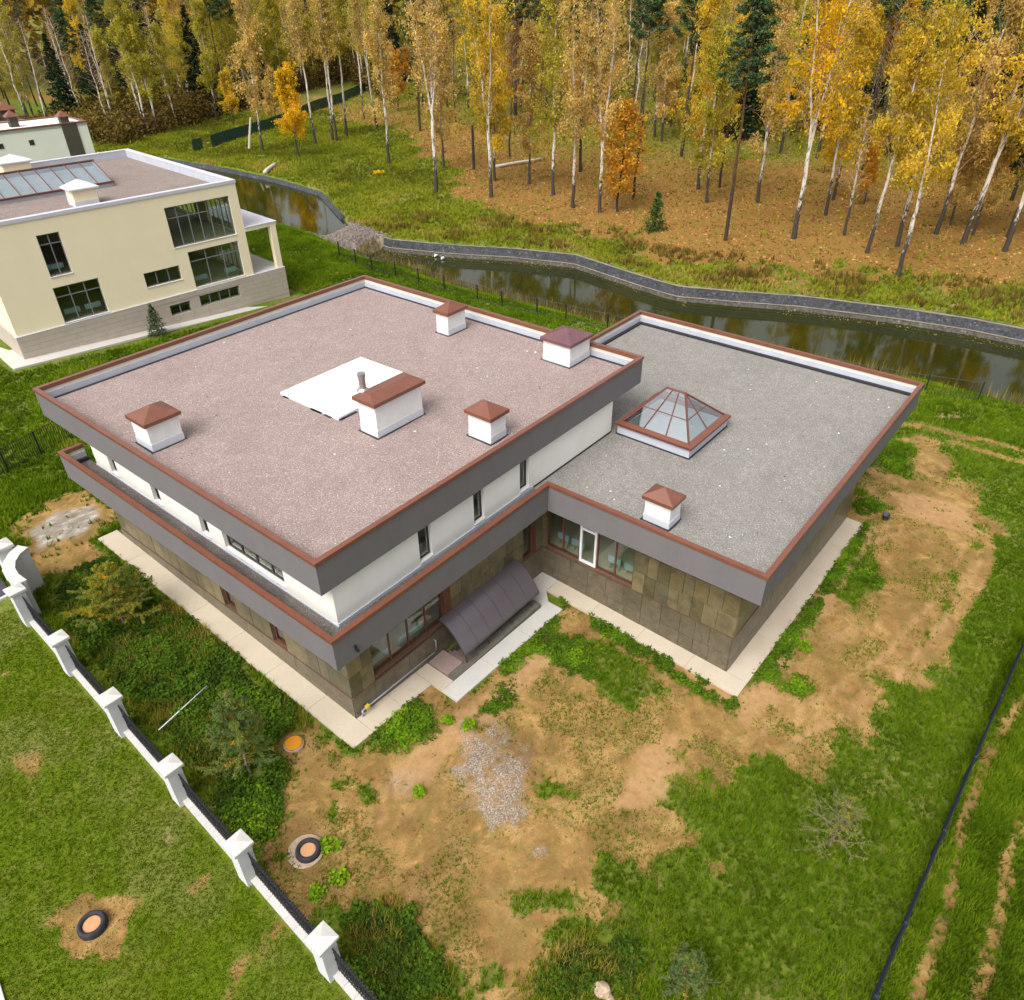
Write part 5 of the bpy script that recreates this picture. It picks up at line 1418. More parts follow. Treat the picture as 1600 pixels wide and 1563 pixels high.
x, y = region(260000, -6.3, 48, -22, 27)
keep = (x > -5.95 + y * .0365) & FLAT_OK(x, y) & (RNG.random(len(x)) < np.clip(1.25 - np.hypot(x + 5, y + 12) / 75, .3, 1))
s_, n_ = river(x, y); keep &= n_ < np.interp(s_, NS, NN) - .4
so = np.maximum.reduce([mk('soil', x, y), mk('sand', x, y), mk('grav', x, y), mk('pud', x, y)])
keep &= (RNG.random(len(x)) > so * .97 + .02) & (RNG.random(len(x)) > mk('lush', x, y) * 1.2 - .25)
x, y, so = x[keep], y[keep], so[keep]
pn = fbm(x, y, 2.4, 61); pn2 = fbm(x, y, .8, 62)
hh = (.08 + .20 * pn + .09 * pn2) * (1 - .55 * so)
tufts('rough_grass', x, y, hh, .022 + .012 * pn2, 5, M['grass'], np.clip(.34 + (pn - .5) * .9 + (pn2 - .5) * .55 + .22 * mk('dry', x, y) + .12 * so, 0, 1), 'rough green grass growing round the villa', 'grass', .8)
x, y = region(60000, 0, 48, -27, -20.0); keep = RNG.random(len(x)) > mk('soil', x, y) * .95
x, y = x[keep], y[keep]; pn = fbm(x, y, 2.0, 63); pn2 = fbm(x, y, .7, 64)
tufts('rough_grass', x, y, .16 + .22 * pn, .024 + .012 * pn2, 5, M['grass'], np.clip(.33 + (pn - .5) * 1.2 + (pn2 - .5) * .6, 0, 1), 'long grass beside the wheel tracks', 'grass', .8)
x, y = region(75000, -17, -5.4, -9, 18); keep = (x < -6.35 + y * .0365) & (RNG.random(len(x)) > mk('soil', x, y) * .9) & ~((y > 17.2))
keep &= np.hypot(x + 10.36, y - .22) > .5
x, y = x[keep], y[keep]; pn = fbm(x, y, 2.2, 65); pn2 = fbm(x, y, .6, 66)
tufts('lawn_grass', x, y, .030 + .03 * pn, .016 + .01 * pn2, 5, M['lawn'], np.clip(.40 + (pn - .5) * 1.3 + (pn2 - .5) * .5, 0, 1), 'short mown lawn left of the white wall', 'lawn', 1.3)
x, y = region(120000, -12, 58, 19.5, 66); xr, yr = region(30000, 46, 60, -34, 20); x, y = np.concatenate([x, xr]), np.concatenate([y, yr]); keep = FLAT_OK(x, y)
s_, n_ = river(x, y); keep &= (n_ < np.interp(s_, NS, NN) - .4) & (RNG.random(len(x)) > mk('soil', x, y) * .95) & (RNG.random(len(x)) > mk('pud', x, y))
keep &= ~((x > 5) & (y > 42.6 - .09 * (x - 7)) & (x < 31))
x, y = x[keep], y[keep]; pn = fbm(x, y, 3, 67); pn2 = fbm(x, y, 1, 68)
tufts('rough_grass', x, y, .16 + .26 * pn, .035 + .02 * pn2, 5, M['grass'], np.clip(.36 + (pn - .5) * 1.3 + (pn2 - .5) * .6, 0, 1), 'green grass between the villa and the cream house', 'grass', .8)
# far bank meadow
x, y = region(190000, 40, 180, -40, 150)
s_, n_ = river(x, y); d_ = n_ - np.interp(s_, FS, FN)
keep = (d_ > .4) & (d_ < 150) & (RNG.random(len(x)) < (1 - mk('lit', x, y)) ** 2.2 + .05) & (RNG.random(len(x)) < np.interp(d_, [0, 40, 150], [1, .8, .3]))
x, y, d_ = x[keep], y[keep], d_[keep]; pn = fbm(x, y, 7, 69); pn2 = fbm(x, y, 2, 70)
tufts('meadow_grass', x, y, .22 + .40 * pn2, .07 + .04 * pn, 5, M['meadow'], np.clip(.36 + (pn - .5) * 1.5 + (pn2 - .5) * .7 + .12 * np.clip(1 - d_ / 6, 0, 1) + .5 * mk('lit', x, y), 0, 1), 'uneven meadow grass on the far bank', 'grass', .9)
x, y = region(110000, 45, 200, -60, 140)
s_, n_ = river(x, y); d_ = n_ - np.interp(s_, FS, FN)
keep = (d_ > 3) & (RNG.random(len(x)) < mk('lit', x, y)); x, y = x[keep], y[keep]
C = np.stack([x, y, surf(x, y) + .04], -1); V, Fi = leaf_quads(C, RNG.uniform(.14, .32, len(x)), .75, 1.2)
tag(np_obj('fallen_leaves', V, Fi, M['litter'], np.repeat(RNG.random(len(x)), 4)), 'orange fallen leaves under the birches', 'leaves', kind='stuff')
x, y = region(60000, 45, 170, -60, 130); s_, n_ = river(x, y); d_ = n_ - np.interp(s_, FS, FN)
pn = fbm(x, y, 5, 86); pn2 = fbm(x, y, 1.6, 87); keep = (d_ > 3) & (RNG.random(len(x)) < mk('lit', x, y)) & (pn2 + .6 * pn > .80); x, y, pn, pn2 = x[keep], y[keep], pn[keep], pn2[keep]
tufts('dry_tufts', x, y, .12 + .45 * np.clip(pn2 - .45, 0, 1), np.full(len(x), .06), 4, M['brush'], np.clip(.55 + (pn - .5) * 1.4 + RNG.normal(0, .15, len(x)), 0, 1), 'dry brown and olive tufts on the leaf litter', 'grass', 1.0)
# weed tussocks and low brown plants along the top of the bank wall
x, y = region(9000, 50, 85, -25, 62); s_, n_ = river(x, y); d_ = n_ - np.interp(s_, FS, FN)
pn = fbm(x, y, 3, 71); keep = (d_ > 1) & (d_ < 11) & (pn > .50); x, y, pn = x[keep], y[keep], pn[keep]
tufts('bank_weeds', x, y, .5 + .9 * (pn - .5) * 3, .07 + 0 * x, 8, M['brush'], np.clip(RNG.uniform(.45, 1, len(x)), 0, 1), 'brown and olive weeds above the bank wall', 'weeds', .7)
# reeds by the water
x, y = region(14000, 40, 62, -20, 60); s_, n_ = river(x, y); e_ = n_ - np.interp(s_, NS, NN)
pn = fbm(x, y, 4, 72); w_ = np.interp(s_, [-38, -30, -18, -8, 5], [4.5, 4.2, 2.0, .9, .6])
keep = (e_ > -1.2) & (e_ < w_) & (s_ > -38) & (pn > .38); x, y = x[keep], y[keep]
tufts('reeds', x, y, RNG.uniform(.7, 1.6, len(x)), np.full(len(x), .035), 5, M['reed'], RNG.uniform(0, 1, len(x)), 'straw coloured reeds in the shallow end of the lower pond', 'reeds', .35)
x, y = region(14000, 50, 75, -30, 55); s_, n_ = river(x, y); e_ = np.interp(s_, FS, FN) - n_
keep = (e_ > .7) & (e_ < .9 + 2.2 * fbm(x, y, 4, 74)) & (fbm(x, y, 3, 73) > .50); x, y = x[keep], y[keep]
C = np.stack([x, y, np.full(len(x), -2.985) + RNG.uniform(0, .03, len(x))], -1); V, Fi = leaf_quads(C, RNG.uniform(.06, .17, len(x)), .9)
tag(np_obj('water_weeds', V, Fi, M['reed'], np.repeat(RNG.uniform(.3, 1, len(x)), 4)), 'yellow weeds at the foot of the bank wall', 'weeds', kind='stuff')
# leafy weeds
def leafy(name, x, y, rad, h, nl, size, mat, tint, label, cat, parent=None, kind='stuff'):
    n = len(x); z = surf(x, y)
    a = RNG.uniform(0, 2 * np.pi, (n, nl)); r = np.sqrt(RNG.random((n, nl))) * rad[:, None]
    hz = h[:, None] * RNG.uniform(.25, 1, (n, nl)) * (1 - .5 * (r / rad[:, None]) ** 2)
    C = np.stack([x[:, None] + r * np.cos(a), y[:, None] + r * np.sin(a), z[:, None] + hz], -1).reshape(-1, 3)
    V, Fi = leaf_quads(C, size * RNG.uniform(.6, 1.3, len(C)), .6, 1.3)
    t = np.clip(np.repeat(tint, nl) + RNG.uniform(-.18, .18, len(C)), 0, 1)
    o = np_obj(name, V, Fi, mat, np.repeat(t, 4), parent)
    return tag(o, label, cat, kind=kind)
x, y = region(34000, -6, 3, -15, 18.2); l_ = mk('lush', x, y)
keep = (RNG.random(len(x)) < l_) & FLAT_OK(x, y) & (x > -5.85 + y * .0365) & (np.hypot(x + 1.93, y - 1.05) > .75) & (fbm(x, y, .9, 79) + .6 * l_ > .92); x, y = x[keep], y[keep]
pn = fbm(x, y, 1.6, 74); pn2 = fbm(x, y, .5, 75)
leafy('green_weeds', x, y, np.full(len(x), .17), .10 + .55 * pn * pn2 * 1.6, 9, .10, M['weed_dark'], np.clip(.36 + (pn - .5) * 1.1 + (pn2 - .5) * 1.0, 0, 1), 'thick dark green weeds filling the strip by the white wall', 'weeds')
x, y = region(120000, -6, 42, -16, 4); w_ = mk('weed', x, y); keep = (RNG.random(len(x)) < w_ * 1.1) & (pave_d(x, y) > -.05); x, y = x[keep], y[keep]
pn = fbm(x, y, 1.2, 76); pn2 = fbm(x, y, .35, 77); keep = pn + .4 * pn2 > .5; x, y, pn, pn2 = x[keep], y[keep], pn[keep], pn2[keep]
leafy('green_weeds', x, y, np.full(len(x), .14), .08 + .30 * pn, 8, .085, M['weed'], np.clip(.36 + (pn - .5) * 1.3 + (pn2 - .5) * .9, 0, 1), 'bright green weeds along the pavement and on the soil', 'weeds')
x, y = region(120000, -6, 36, -17, 3); so = mk('soil', x, y); pn = fbm(x, y, 1.5, 78)
keep = (so > .3) & FLAT_OK(x, y) & (pn > .40) & (mk('sand', x, y) < .5) & (mk('grav', x, y) < .6) & (RNG.random(len(x)) < np.clip((pn - .40) * 3.5, .05, .8)); x, y, pn = x[keep], y[keep], pn[keep]
tufts('sparse_grass', x, y, .035 + .24 * np.clip(pn - .45, 0, 1), np.full(len(x), .010), 7, M['grass'], np.clip(.42 + RNG.normal(0, .25, len(x)), 0, 1), 'sparse grass coming up through the bare soil', 'grass', 1.0)
x, y = region(30000, -6, 3, -15, 18.2); l_ = mk('lush', x, y); pn = fbm(x, y, 1.3, 84)
keep = (l_ > .3) & FLAT_OK(x, y) & (x > -5.85 + y * .0365) & (np.hypot(x + 1.93, y - 1.05) > .7) & (pn > .52); x, y, pn = x[keep], y[keep], pn[keep]
tufts('weed_stems', x, y, .25 + .5 * (pn - .4), np.full(len(x), .016), 4, M['meadow'], np.clip(.35 + (pn - .5) * 2 + RNG.normal(0, .2, len(x)), 0, 1), 'grass stems standing among the dark weeds', 'weeds', .8)
gs = MB()
rg = random.Random(12)
for i in range(2600):                                               # stones of the gravel heap, thinning outwards
    x_, y_ = rg.uniform(-1.5, 6), rg.uniform(-10.5, -2)
    g_ = float(bilinear(MK['grav'], np.array([x_]), np.array([y_]))[0])
    if rg.random() > g_ * .9 + .06: continue
    q_ = rg.uniform(.015, .05); z_ = sz(x_, y_); a_ = rg.uniform(0, 6)
    P_ = [(x_ + q_ * math.cos(a_ + t) * rg.uniform(.7, 1.2), y_ + q_ * math.sin(a_ + t) * rg.uniform(.7, 1.2), z_ - .01) for t in (0, 2.1, 4.2)]
    gs.add(P_ + [(x_, y_, z_ + q_ * .9)], [(0, 1, 3), (1, 2, 3), (2, 0, 3)])
tag(gs.build('gravel_stones', M['rubble']), 'loose grey stones of the gravel heap', 'gravel', kind='stuff')
# single leafy plants that stand out
clumps = [(3.30, -3.62, .28, 'lime green round plant beside the grey gravel patch'), (2.95, -2.75, .22, 'small lime plant at the upper tip of the gravel patch'), (-4.30, -4.5, .27, 'bright plant on soil below the tyre manhole'),
          (-5.15, -4.35, .26, 'bright little plant near the white wall, left of the tyre manhole'), (-3.75, -3.35, .36, 'bright plant just right of the tyre manhole'), (14.6, -13.2, .42, 'bright leafy plant near the right corner of the wing pavement'),
          (-.2, -4.2, .2, 'small green plant on bare soil below the house corner'), (17.2, -12.5, .3, 'bright plant by the sandy trench along the wing side')]
for (cx_, cy_, rr_, lb_) in clumps:
    n = 26; a = RNG.uniform(0, 6.283, n); r = np.sqrt(RNG.random(n)) * rr_
    leafy('leafy_plant', cx_ + r * np.cos(a), cy_ + r * np.sin(a), np.full(n, .12), np.full(n, .12 + rr_ * .5), 9, .10, M['weed'], np.full(n, .86), lb_, 'plant', kind=None)

# ------------------------------------------------------------------ trees
def bez(p, d, L, n, rise, droop, rr):
    """a branch: list of points from p in direction d, bending upwards then drooping"""
    pts = [Vector(p)]; v = Vector(d).normalized()
    for i in range(n):
        v = (v + Vector((rr.uniform(-.12, .12), rr.uniform(-.12, .12), rise - droop * (i / n)))).normalized()
        pts.append(pts[-1] + v * L / n)
    return pts

def tree_birch(seed, H, spread, leaves, fork=False, base=.36, bare=.15, lean=.0):
    rr = random.Random(seed); g = np.random.default_rng(seed)
    tk = MB(); tk.cur = 0
    r0 = .085 + H * .0062
    la = rr.uniform(0, 6.28)
    def axis_pts(p0, p1, n, wob): return [Vector(p0).lerp(Vector(p1), i / n) + Vector((rr.uniform(-wob, wob), rr.uniform(-wob, wob), 0)) * (0 if i == 0 else 1) for i in range(n + 1)]
    stems = []
    top = Vector((math.cos(la) * lean * H, math.sin(la) * lean * H, H))
    if fork:
        fh = rr.uniform(.24, .36); fp = top * fh
        tk.tube(axis_pts((0, 0, -.3), fp, 5, .10), [r0 * 1.25, r0, r0 * .95, r0 * .9, r0 * .85, r0 * .8], 8)
        for k in range(rr.choice((2, 2, 3))):
            a = la + k * 2.4 + rr.uniform(-.4, .4); e = Vector((top.x + math.cos(a) * H * .085, top.y + math.sin(a) * H * .085, H * rr.uniform(.86, 1.02)))
            P = axis_pts(fp, e, 6, .18); tk.tube(P, [r0 * .62 * (1 - .88 * i / 6) for i in range(7)], 6); stems.append((P, .06))
    else:
        P = axis_pts((0, 0, -.3), top, 9, .14); tk.tube(P, [r0 * (1.2 if i == 0 else 1) * (1 - .9 * (i / 9) ** 1.15) for i in range(10)], 8); stems.append((P, base))
    tk.cur = 1
    cl = []
    nb = 30 if not fork else 20
    for P, b0 in stems:
        for k in range(nb):
            t = b0 + (.985 - b0) * ((k + rr.random()) / nb)
            f = t * (len(P) - 1); i = min(int(f), len(P) - 2); p = P[i].lerp(P[i + 1], f - i)
            rel = (t - b0) / (1 - b0)
            L = spread * (1.15 - .75 * rel) * rr.uniform(.65, 1.2)
            a = k * 2.4 + rr.uniform(-.5, .5)
            br = bez(p, (math.cos(a), math.sin(a), rr.uniform(1.2, 2.5)), L, 5, .02, .42, rr)
            tk.tube(br, [.045 * (1 - .8 * j / 5) + .006 for j in range(6)], 3, False)
            dens = 0 if rr.random() < bare else rr.uniform(.5, 1.4)
            for q in range(4):
                j = rr.randint(2, 5); tw = bez(br[j], (rr.uniform(-1, 1), rr.uniform(-1, 1), rr.uniform(-.3, .8)), rr.uniform(.8, 2.0), 3, -.15, .4, rr)
                tk.tube(tw, [.016, .012, .009, .006], 3, False)
                m = int(leaves * dens / (nb * len(stems)) / 4)
                for _ in range(m):
                    u = rr.random() * 3; jj = min(int(u), 2); c = tw[jj].lerp(tw[jj + 1], u - jj)
                    cl.append((c.x + rr.gauss(0, .22), c.y + rr.gauss(0, .22), c.z - abs(rr.gauss(0, .75))))
    C = np.array(cl); n = len(C)
    d = g.normal(size=(n, 3)) * (.45, .45, 1); d /= np.linalg.norm(d, axis=1, keepdims=True)
    e = g.normal(size=(n, 3)); e -= d * (e * d).sum(1, keepdims=True); e /= np.linalg.norm(e, axis=1, keepdims=True)
    s = g.uniform(.11, .235, n)[:, None]
    V = np.stack([C - d * s * .95, C + e * s * .45, C + d * s * .95, C - e * s * .45], 1).reshape(-1, 3)
    cell = vnoise(C[:, 0] / 1.1 + 50, C[:, 1] / 1.1 + 50 + C[:, 2] / 1.3, seed)
    t = np.clip(.5 + (cell - .5) * .7 + g.normal(0, .16, n), 0, 1)
    return tk.mesh('birch_trunk', [M['bark_birch'], M['twig']]), np_mesh('birch_crown', V, np.arange(4 * n).reshape(-1, 4), M['leaf'], np.repeat(t, 4))

def tree_conifer(seed, H, kind):
    rr = random.Random(seed); g = np.random.default_rng(seed)
    tk = MB(); P = [Vector((rr.uniform(-.15, .15) * (i > 0), rr.uniform(-.15, .15) * (i > 0), -.3 + (H + .3) * i / 8)) for i in range(9)]
    r0 = .10 + H * .006
    tk.tube(P, [r0 * (1 - .85 * i / 8) for i in range(9)], 8)
    tk.cur = 1; cl = []
    if kind == 'pine':
        nb, b0 = 34, .60
        for k in range(nb + 8):
            t = b0 + (1 - b0) * (k / nb) if k < nb else rr.uniform(.3, b0)
            z = H * min(t, .99); L = (3.5 * (1.05 - .75 * max(0, (t - b0) / (1 - b0)))) * rr.uniform(.6, 1.1) if k < nb else rr.uniform(.4, 1.3)
            a = k * 2.4; br = bez((0, 0, z), (math.cos(a), math.sin(a), .15), L, 4, .06, .0, rr)
            tk.tube(br, [.05, .04, .03, .02, .01], 3, False)
            if k >= nb: continue
            for q in range(5):
                c = br[rr.randint(2, 4)] + Vector((rr.gauss(0, .35), rr.gauss(0, .35), rr.gauss(.1, .18)))
                for _ in range(44): cl.append((c.x + rr.gauss(0, .28), c.y + rr.gauss(0, .28), c.z + rr.gauss(0, .15)))
        sz_ = (.12, .24)
    else:
        R = H * .20 + .3 if H > 8 else H * .32; lev = int(H * 2.2) + (6 if H > 8 else 14)
        for k in range(lev):
            t = .05 + .93 * k / lev
            for q in range(7):
                a = rr.uniform(0, 6.28); L = R * (1 - t) ** .85 * rr.uniform(.75, 1.1) + .08
                br = bez((0, 0, H * t), (math.cos(a), math.sin(a), -.15), L, 3, .05, .0, rr)
                for j in range(int(6 + L * 7)):
                    u = math.sqrt(rr.random()) * 3; jj = min(int(u), 2); c = br[jj].lerp(br[jj + 1], u - jj)
                    cl.append((c.x + rr.gauss(0, .06 + L * .05), c.y + rr.gauss(0, .06 + L * .05), c.z - abs(rr.gauss(0, .08 + L * .06))))
        sz_ = (.10, .20) if H > 8 else (.08, .16)
        if H > 8: sz_ = (.18, .34)
    C = np.array(cl); n = len(C)
    V, Fi = leaf_quads(C, g.uniform(*sz_, n), .35, 1.9, g)
    t = np.clip(.45 + g.normal(0, .22, n), 0, 1)
    return tk.mesh(kind + '_trunk', [M['bark_dark'], M['bark_dark']]), np_mesh(kind + '_crown', V, Fi, M['needle'], np.repeat(t, 4))

def tree_broad(seed, H, R, leaves, base):
    rr = random.Random(seed); g = np.random.default_rng(seed)
    tk = MB(); P = [Vector((rr.uniform(-.2, .2) * (i > 0), rr.uniform(-.2, .2) * (i > 0), -.3 + (H + .3) * i / 7)) for i in range(8)]
    tk.tube(P, [.17 * (1 - .85 * i / 7) for i in range(8)], 8); cl = []
    tk.cur = 1
    for k in range(36):
        t = base + (1 - base) * (k + .5) / 36; z = H * min(t, .98); rel = (t - base) / (1 - base)
        L = R * math.sin(math.pi * min(.97, .18 + .8 * rel)) * rr.uniform(.65, 1.15); a = k * 2.4
        br = bez((0, 0, z), (math.cos(a), math.sin(a), .5), L, 4, .03, .12, rr); tk.tube(br, [.05, .04, .03, .02, .01], 3, False)
        for q in range(4):
            c = br[rr.randint(2, 4)]
            for _ in range(int(leaves / 144)): cl.append((c.x + rr.gauss(0, .42), c.y + rr.gauss(0, .42), c.z + rr.gauss(0, .34)))
    C = np.array(cl); n = len(C); V, Fi = leaf_quads(C, g.uniform(.16, .32, n), .3, 1.3, g)
    cell = vnoise(C[:, 0] + 40, C[:, 1] + 40 + C[:, 2], seed)
    return tk.mesh('oak_trunk', [M['bark_dark'], M['bark_dark']]), np_mesh('oak_crown', V, Fi, M['leaf'], np.repeat(np.clip(.5 + (cell - .5) * .8 + g.normal(0, .15, n), 0, 1), 4))

def tree_bare(seed, H, dark):
    rr = random.Random(seed); tk = MB()
    P = [Vector((rr.uniform(-.2, .2) * (i > 0), rr.uniform(-.2, .2) * (i > 0), -.3 + (H + .3) * i / 8)) for i in range(9)]
    tk.tube(P, [(.09 + H * .005) * (1 - .85 * i / 8) for i in range(9)], 7); tk.cur = 1
    for k in range(34):
        t = .35 + .63 * k / 34; i = min(int(t * 8), 7); p = P[i].lerp(P[i + 1], t * 8 - i); a = k * 2.4 + rr.random()
        br = bez(p, (math.cos(a), math.sin(a), rr.uniform(.5, 1.3)), (1.1 - t) * 5 + .6, 5, .02, .15, rr); tk.tube(br, [.04, .033, .026, .02, .014, .007], 3, False)
        for q in range(4):
            tw = bez(br[rr.randint(2, 5)], (rr.uniform(-1, 1), rr.uniform(-1, 1), rr.uniform(0, .8)), rr.uniform(.6, 1.6), 3, 0, .2, rr); tk.tube(tw, [.015, .012, .009, .006], 3, False)
    return tk.mesh('bare_trunk', [M['bark_dark'] if dark else M['bark_birch'], M['twig_grey'] if dark else M['twig']])

BIRCH = [tree_birch(100 + i, 22 + 1.2 * (i % 4), 4.0 + .35 * (i % 3), (13000, 8500, 11000, 7500, 12500, 9500)[i], False, (.20, .26, .33, .23)[i % 4], .10 + .05 * (i % 3), .02) for i in range(6)]
FORK = [tree_birch(200 + i, 26 + i, 4.6, 9000, True, .3, .22, .03) for i in range(4)]
HIGH = [tree_birch(320 + i, 23, 3.2, 4200, False, .55, .25, .04) for i in range(2)]
GOLD = tree_birch(301, 15, 3.2, 12000, False, .22, .0, .03)
THIN = tree_birch(302, 13, 1.7, 300, False, .35, .4, .05)
PINE_T = [tree_conifer(400 + i, 24 + 2 * i, 'pine') for i in range(3)]
SPR = [tree_conifer(500 + i, 20 + 3 * i, 'spruce') for i in range(2)]
SMALL_SPR = tree_conifer(510, 4.6, 'spruce')
OAK = tree_broad(601, 12.5, 3.2, 4300, .16)
BARE = [tree_bare(700 + i, 21 + 2 * i, i % 2 == 0) for i in range(3)]
GOLDC, TANC, OLIVEC, ORANGEC, YELC = (.62, .43, .045, 1), (.60, .42, .14, 1), (.44, .38, .05, 1), (.56, .29, .035, 1), (.70, .44, .022, 1)
PINEC, SPRC = (.075, .115, .05, 1), (.022, .042, .022, 1)

def tree(name, x, y, meshes, label, cat, group, sc=1.0, rz=0.0, color=None, tilt=(0, 0)):
    r = bpy.data.objects.new(name, None); r.empty_display_size = .3
    r.location = (x, y, sz(x, y) - .05); r.rotation_euler = (tilt[0], tilt[1], rz); r.scale = (sc, sc, sc)
    link(r); tag(r, label, cat, group)
    for nm, me in zip(('trunk', 'crown'), meshes if isinstance(meshes, tuple) else (meshes,)):
        o = link(bpy.data.objects.new(nm, me), r)
        if color: o.color = color
    return r
LB = {0: ('snag', 'bare leaning white birch stump at the left, before the green fence'), 1: ('birch_tree', 'tall thin bare-stemmed birch beside the white stump, before the green fence'), 2: ('birch_tree', 'small birch with the brightest yellow crown, left, in front of the green fence'),
 3: ('birch_tree', 'thin birch right behind the bright yellow one'), 4: ('birch_tree', 'left one of a leaning birch pair right of the bright yellow tree'), 5: ('birch_tree', 'right one of a leaning birch pair right of the bright yellow tree'), 6: ('birch_tree', 'slim birch standing right of the leaning pair'),
 7: ('birch_tree', 'olive birch close to where the green fence ends'), 8: ('birch_tree', 'far slim birch just in front of the green fence, at its middle'), 9: ('birch_tree', 'straight white birch standing alone on the green slope'), 10: ('pine_tree', 'dark stem between the lone slope birch and the large tan birch'),
 11: ('birch_tree', 'large forked birch with a thin tan crown at the edge of the green slope'), 12: ('birch_tree', 'birch close behind the large tan forked birch'), 13: ('pine_tree', 'dark stem behind the tan forked birch'), 14: ('snag', 'short dark broken stump left of the double-trunked yellow birch'),
 15: ('birch_tree', 'big forked yellow birch standing left of the fallen trunk'), 16: ('birch_tree', 'second birch tight against the big forked yellow one'), 17: ('pine_tree', 'dark stem behind the left end of the fallen trunk'), 18: ('birch_tree', 'straight birch crossing in front of the fallen trunk'), 19: ('birch_tree', 'white birch just right of the fallen trunk'),
 20: ('birch_tree', 'leaning forked birch with peach crown left of the orange oak'), 21: ('birch_tree', 'forked birch immediately left of the orange oak trunk'), 22: ('oak_tree', 'bushy orange oak with leaves almost to the ground'), 23: ('pine_tree', 'dark stem immediately right of the orange oak'), 24: ('pine_tree', 'dark stem behind the leaning peach birch'),
 25: ('pine_tree', 'nearest of three dark stems in the shady clearing'), 26: ('pine_tree', 'farthest of three dark stems in the shady clearing'), 27: ('pine_tree', 'right one of three dark stems in the shady clearing'), 28: ('pine_tree', 'dark leaning stem behind the small spruce, deep in the wood'), 29: ('birch_tree', 'slim birch left of the tall pine, farther back'), 30: ('birch_tree', 'thin birch left of the tall pine, nearer'),
 31: ('pine_tree', 'dark stem directly behind the tall pine'), 32: ('pine_tree', 'tall pine with bare reddish trunk and dark green top'), 33: ('birch_tree', 'grey birch just right of the tall pine'), 34: ('birch_tree', 'big forked golden birch with hanging boughs right of the tall pine'), 35: ('birch_tree', 'birch behind the big golden hanging birch, nearer of two'), 36: ('birch_tree', 'birch behind the big golden hanging birch, farther of two'),
 37: ('birch_tree', 'very thin young birch with few leaves on the right slope'), 38: ('birch_tree', 'grey leaning birch with a small golden bough near its foot'), 39: ('birch_tree', 'white birch just behind the nearest right-hand birch'), 40: ('birch_tree', 'nearest white birch on the right, its foot close to the bank'), 41: ('birch_tree', 'thin white birch before the dark spruces at the right'), 42: ('birch_tree', 'forked birch right of the dark spruces'),
 43: ('birch_tree', 'birch at the right picture edge, upper of a close pair'), 44: ('birch_tree', 'birch at the right picture edge, lower of a close pair'), 45: ('pine_tree', 'dark stem deep in the wood above the grey leaning birch'), 46: ('pine_tree', 'dark stem deep in the wood at the right, left one of three'), 47: ('pine_tree', 'dark stem deep in the wood at the right, middle one of three'), 48: ('pine_tree', 'dark stem deep in the wood at the right, rightmost of three'),
 49: ('spruce_tree', 'small dense green spruce standing alone on the leaf litter'), 50: ('birch_tree', 'left of two yellow birches behind the upper pond'), 51: ('birch_tree', 'right of two yellow birches behind the upper pond'), 52: ('birch_tree', 'olive yellow birch high on the left, above the white house'), 53: ('birch_tree', 'leftmost yellow birch above the white house'), 54: ('spruce_tree', 'dark spruce between yellow birches behind the cream house'),
 55: ('spruce_tree', 'tall dark spruce far back on the left slope'), 56: ('birch_tree', 'far left birch with several thin stems, right one'), 57: ('birch_tree', 'far left birch with several thin stems, left one'), 58: ('birch_tree', 'birch above the brown brush on the left'), 59: ('birch_tree', 'far birch above the lower end of the green fence')}
COLT = {2: YELC, 11: TANC, 20: TANC, 21: TANC, 15: GOLDC, 34: YELC, 38: GOLDC, 40: GOLDC, 7: OLIVEC, 9: TANC, 12: TANC, 42: GOLDC, 52: OLIVEC, 53: GOLDC, 50: OLIVEC, 51: OLIVEC, 19: OLIVEC}
TG = 'trees at the edge of the wood'
taken = []
rt = random.Random(21)
for k, (kind, x, y, dist) in enumerate(TREES):
    nm, lb = LB[k]; rz = rt.uniform(0, 6.28); sc = rt.uniform(.92, 1.08); tl = (rt.uniform(-.03, .03), rt.uniform(-.03, .03))
    taken.append((x, y))
    if kind == 'snag':
        hh_ = 5.5 if k == 0 else 6.5
        b = MB(); tp = (1.0, -1.0, hh_) if k == 0 else (.1, .1, hh_)
        b.tube([(0, 0, -.3), (tp[0] * .5, tp[1] * .5, hh_ * .5), tp], [.26, .22, .17], 8)
        r = empty('snag', (x, y, sz(x, y))); tag(r, lb, 'tree stump', TG); b.build('trunk', M['pale_bark'] if k == 0 else M['bark_dark'], r)
        continue
    if kind == 'birch' and 3 <= k <= 8: ms = HIGH[k % 2]; col = (OLIVEC, TANC)[k % 2]
    elif kind == 'birch': ms = BIRCH[k % 6]; col = COLT.get(k, rt.choice((GOLDC, TANC, GOLDC, OLIVEC)))
    elif kind == 'bigbirch': ms = FORK[k % 4]; col = COLT.get(k, GOLDC)
    elif kind == 'goldbirch': ms, col = GOLD, YELC
    elif kind == 'thin': ms, col = THIN, GOLDC
    elif kind == 'oak': ms, col = OAK, ORANGEC
    elif kind == 'spruce': ms, col = (SMALL_SPR, (.045, .10, .025, 1)) if k == 49 else (SPR[k % 2], SPRC)
    else: ms, col = PINE_T[k % 3], PINEC
    if kind == 'dark' and k % 2: ms, col = BARE[0], None
    tree(nm, x, y, ms, lb, {'birch_tree': 'birch', 'pine_tree': 'pine', 'oak_tree': 'oak', 'spruce_tree': 'spruce'}[nm], TG, sc, rz, col, tl)

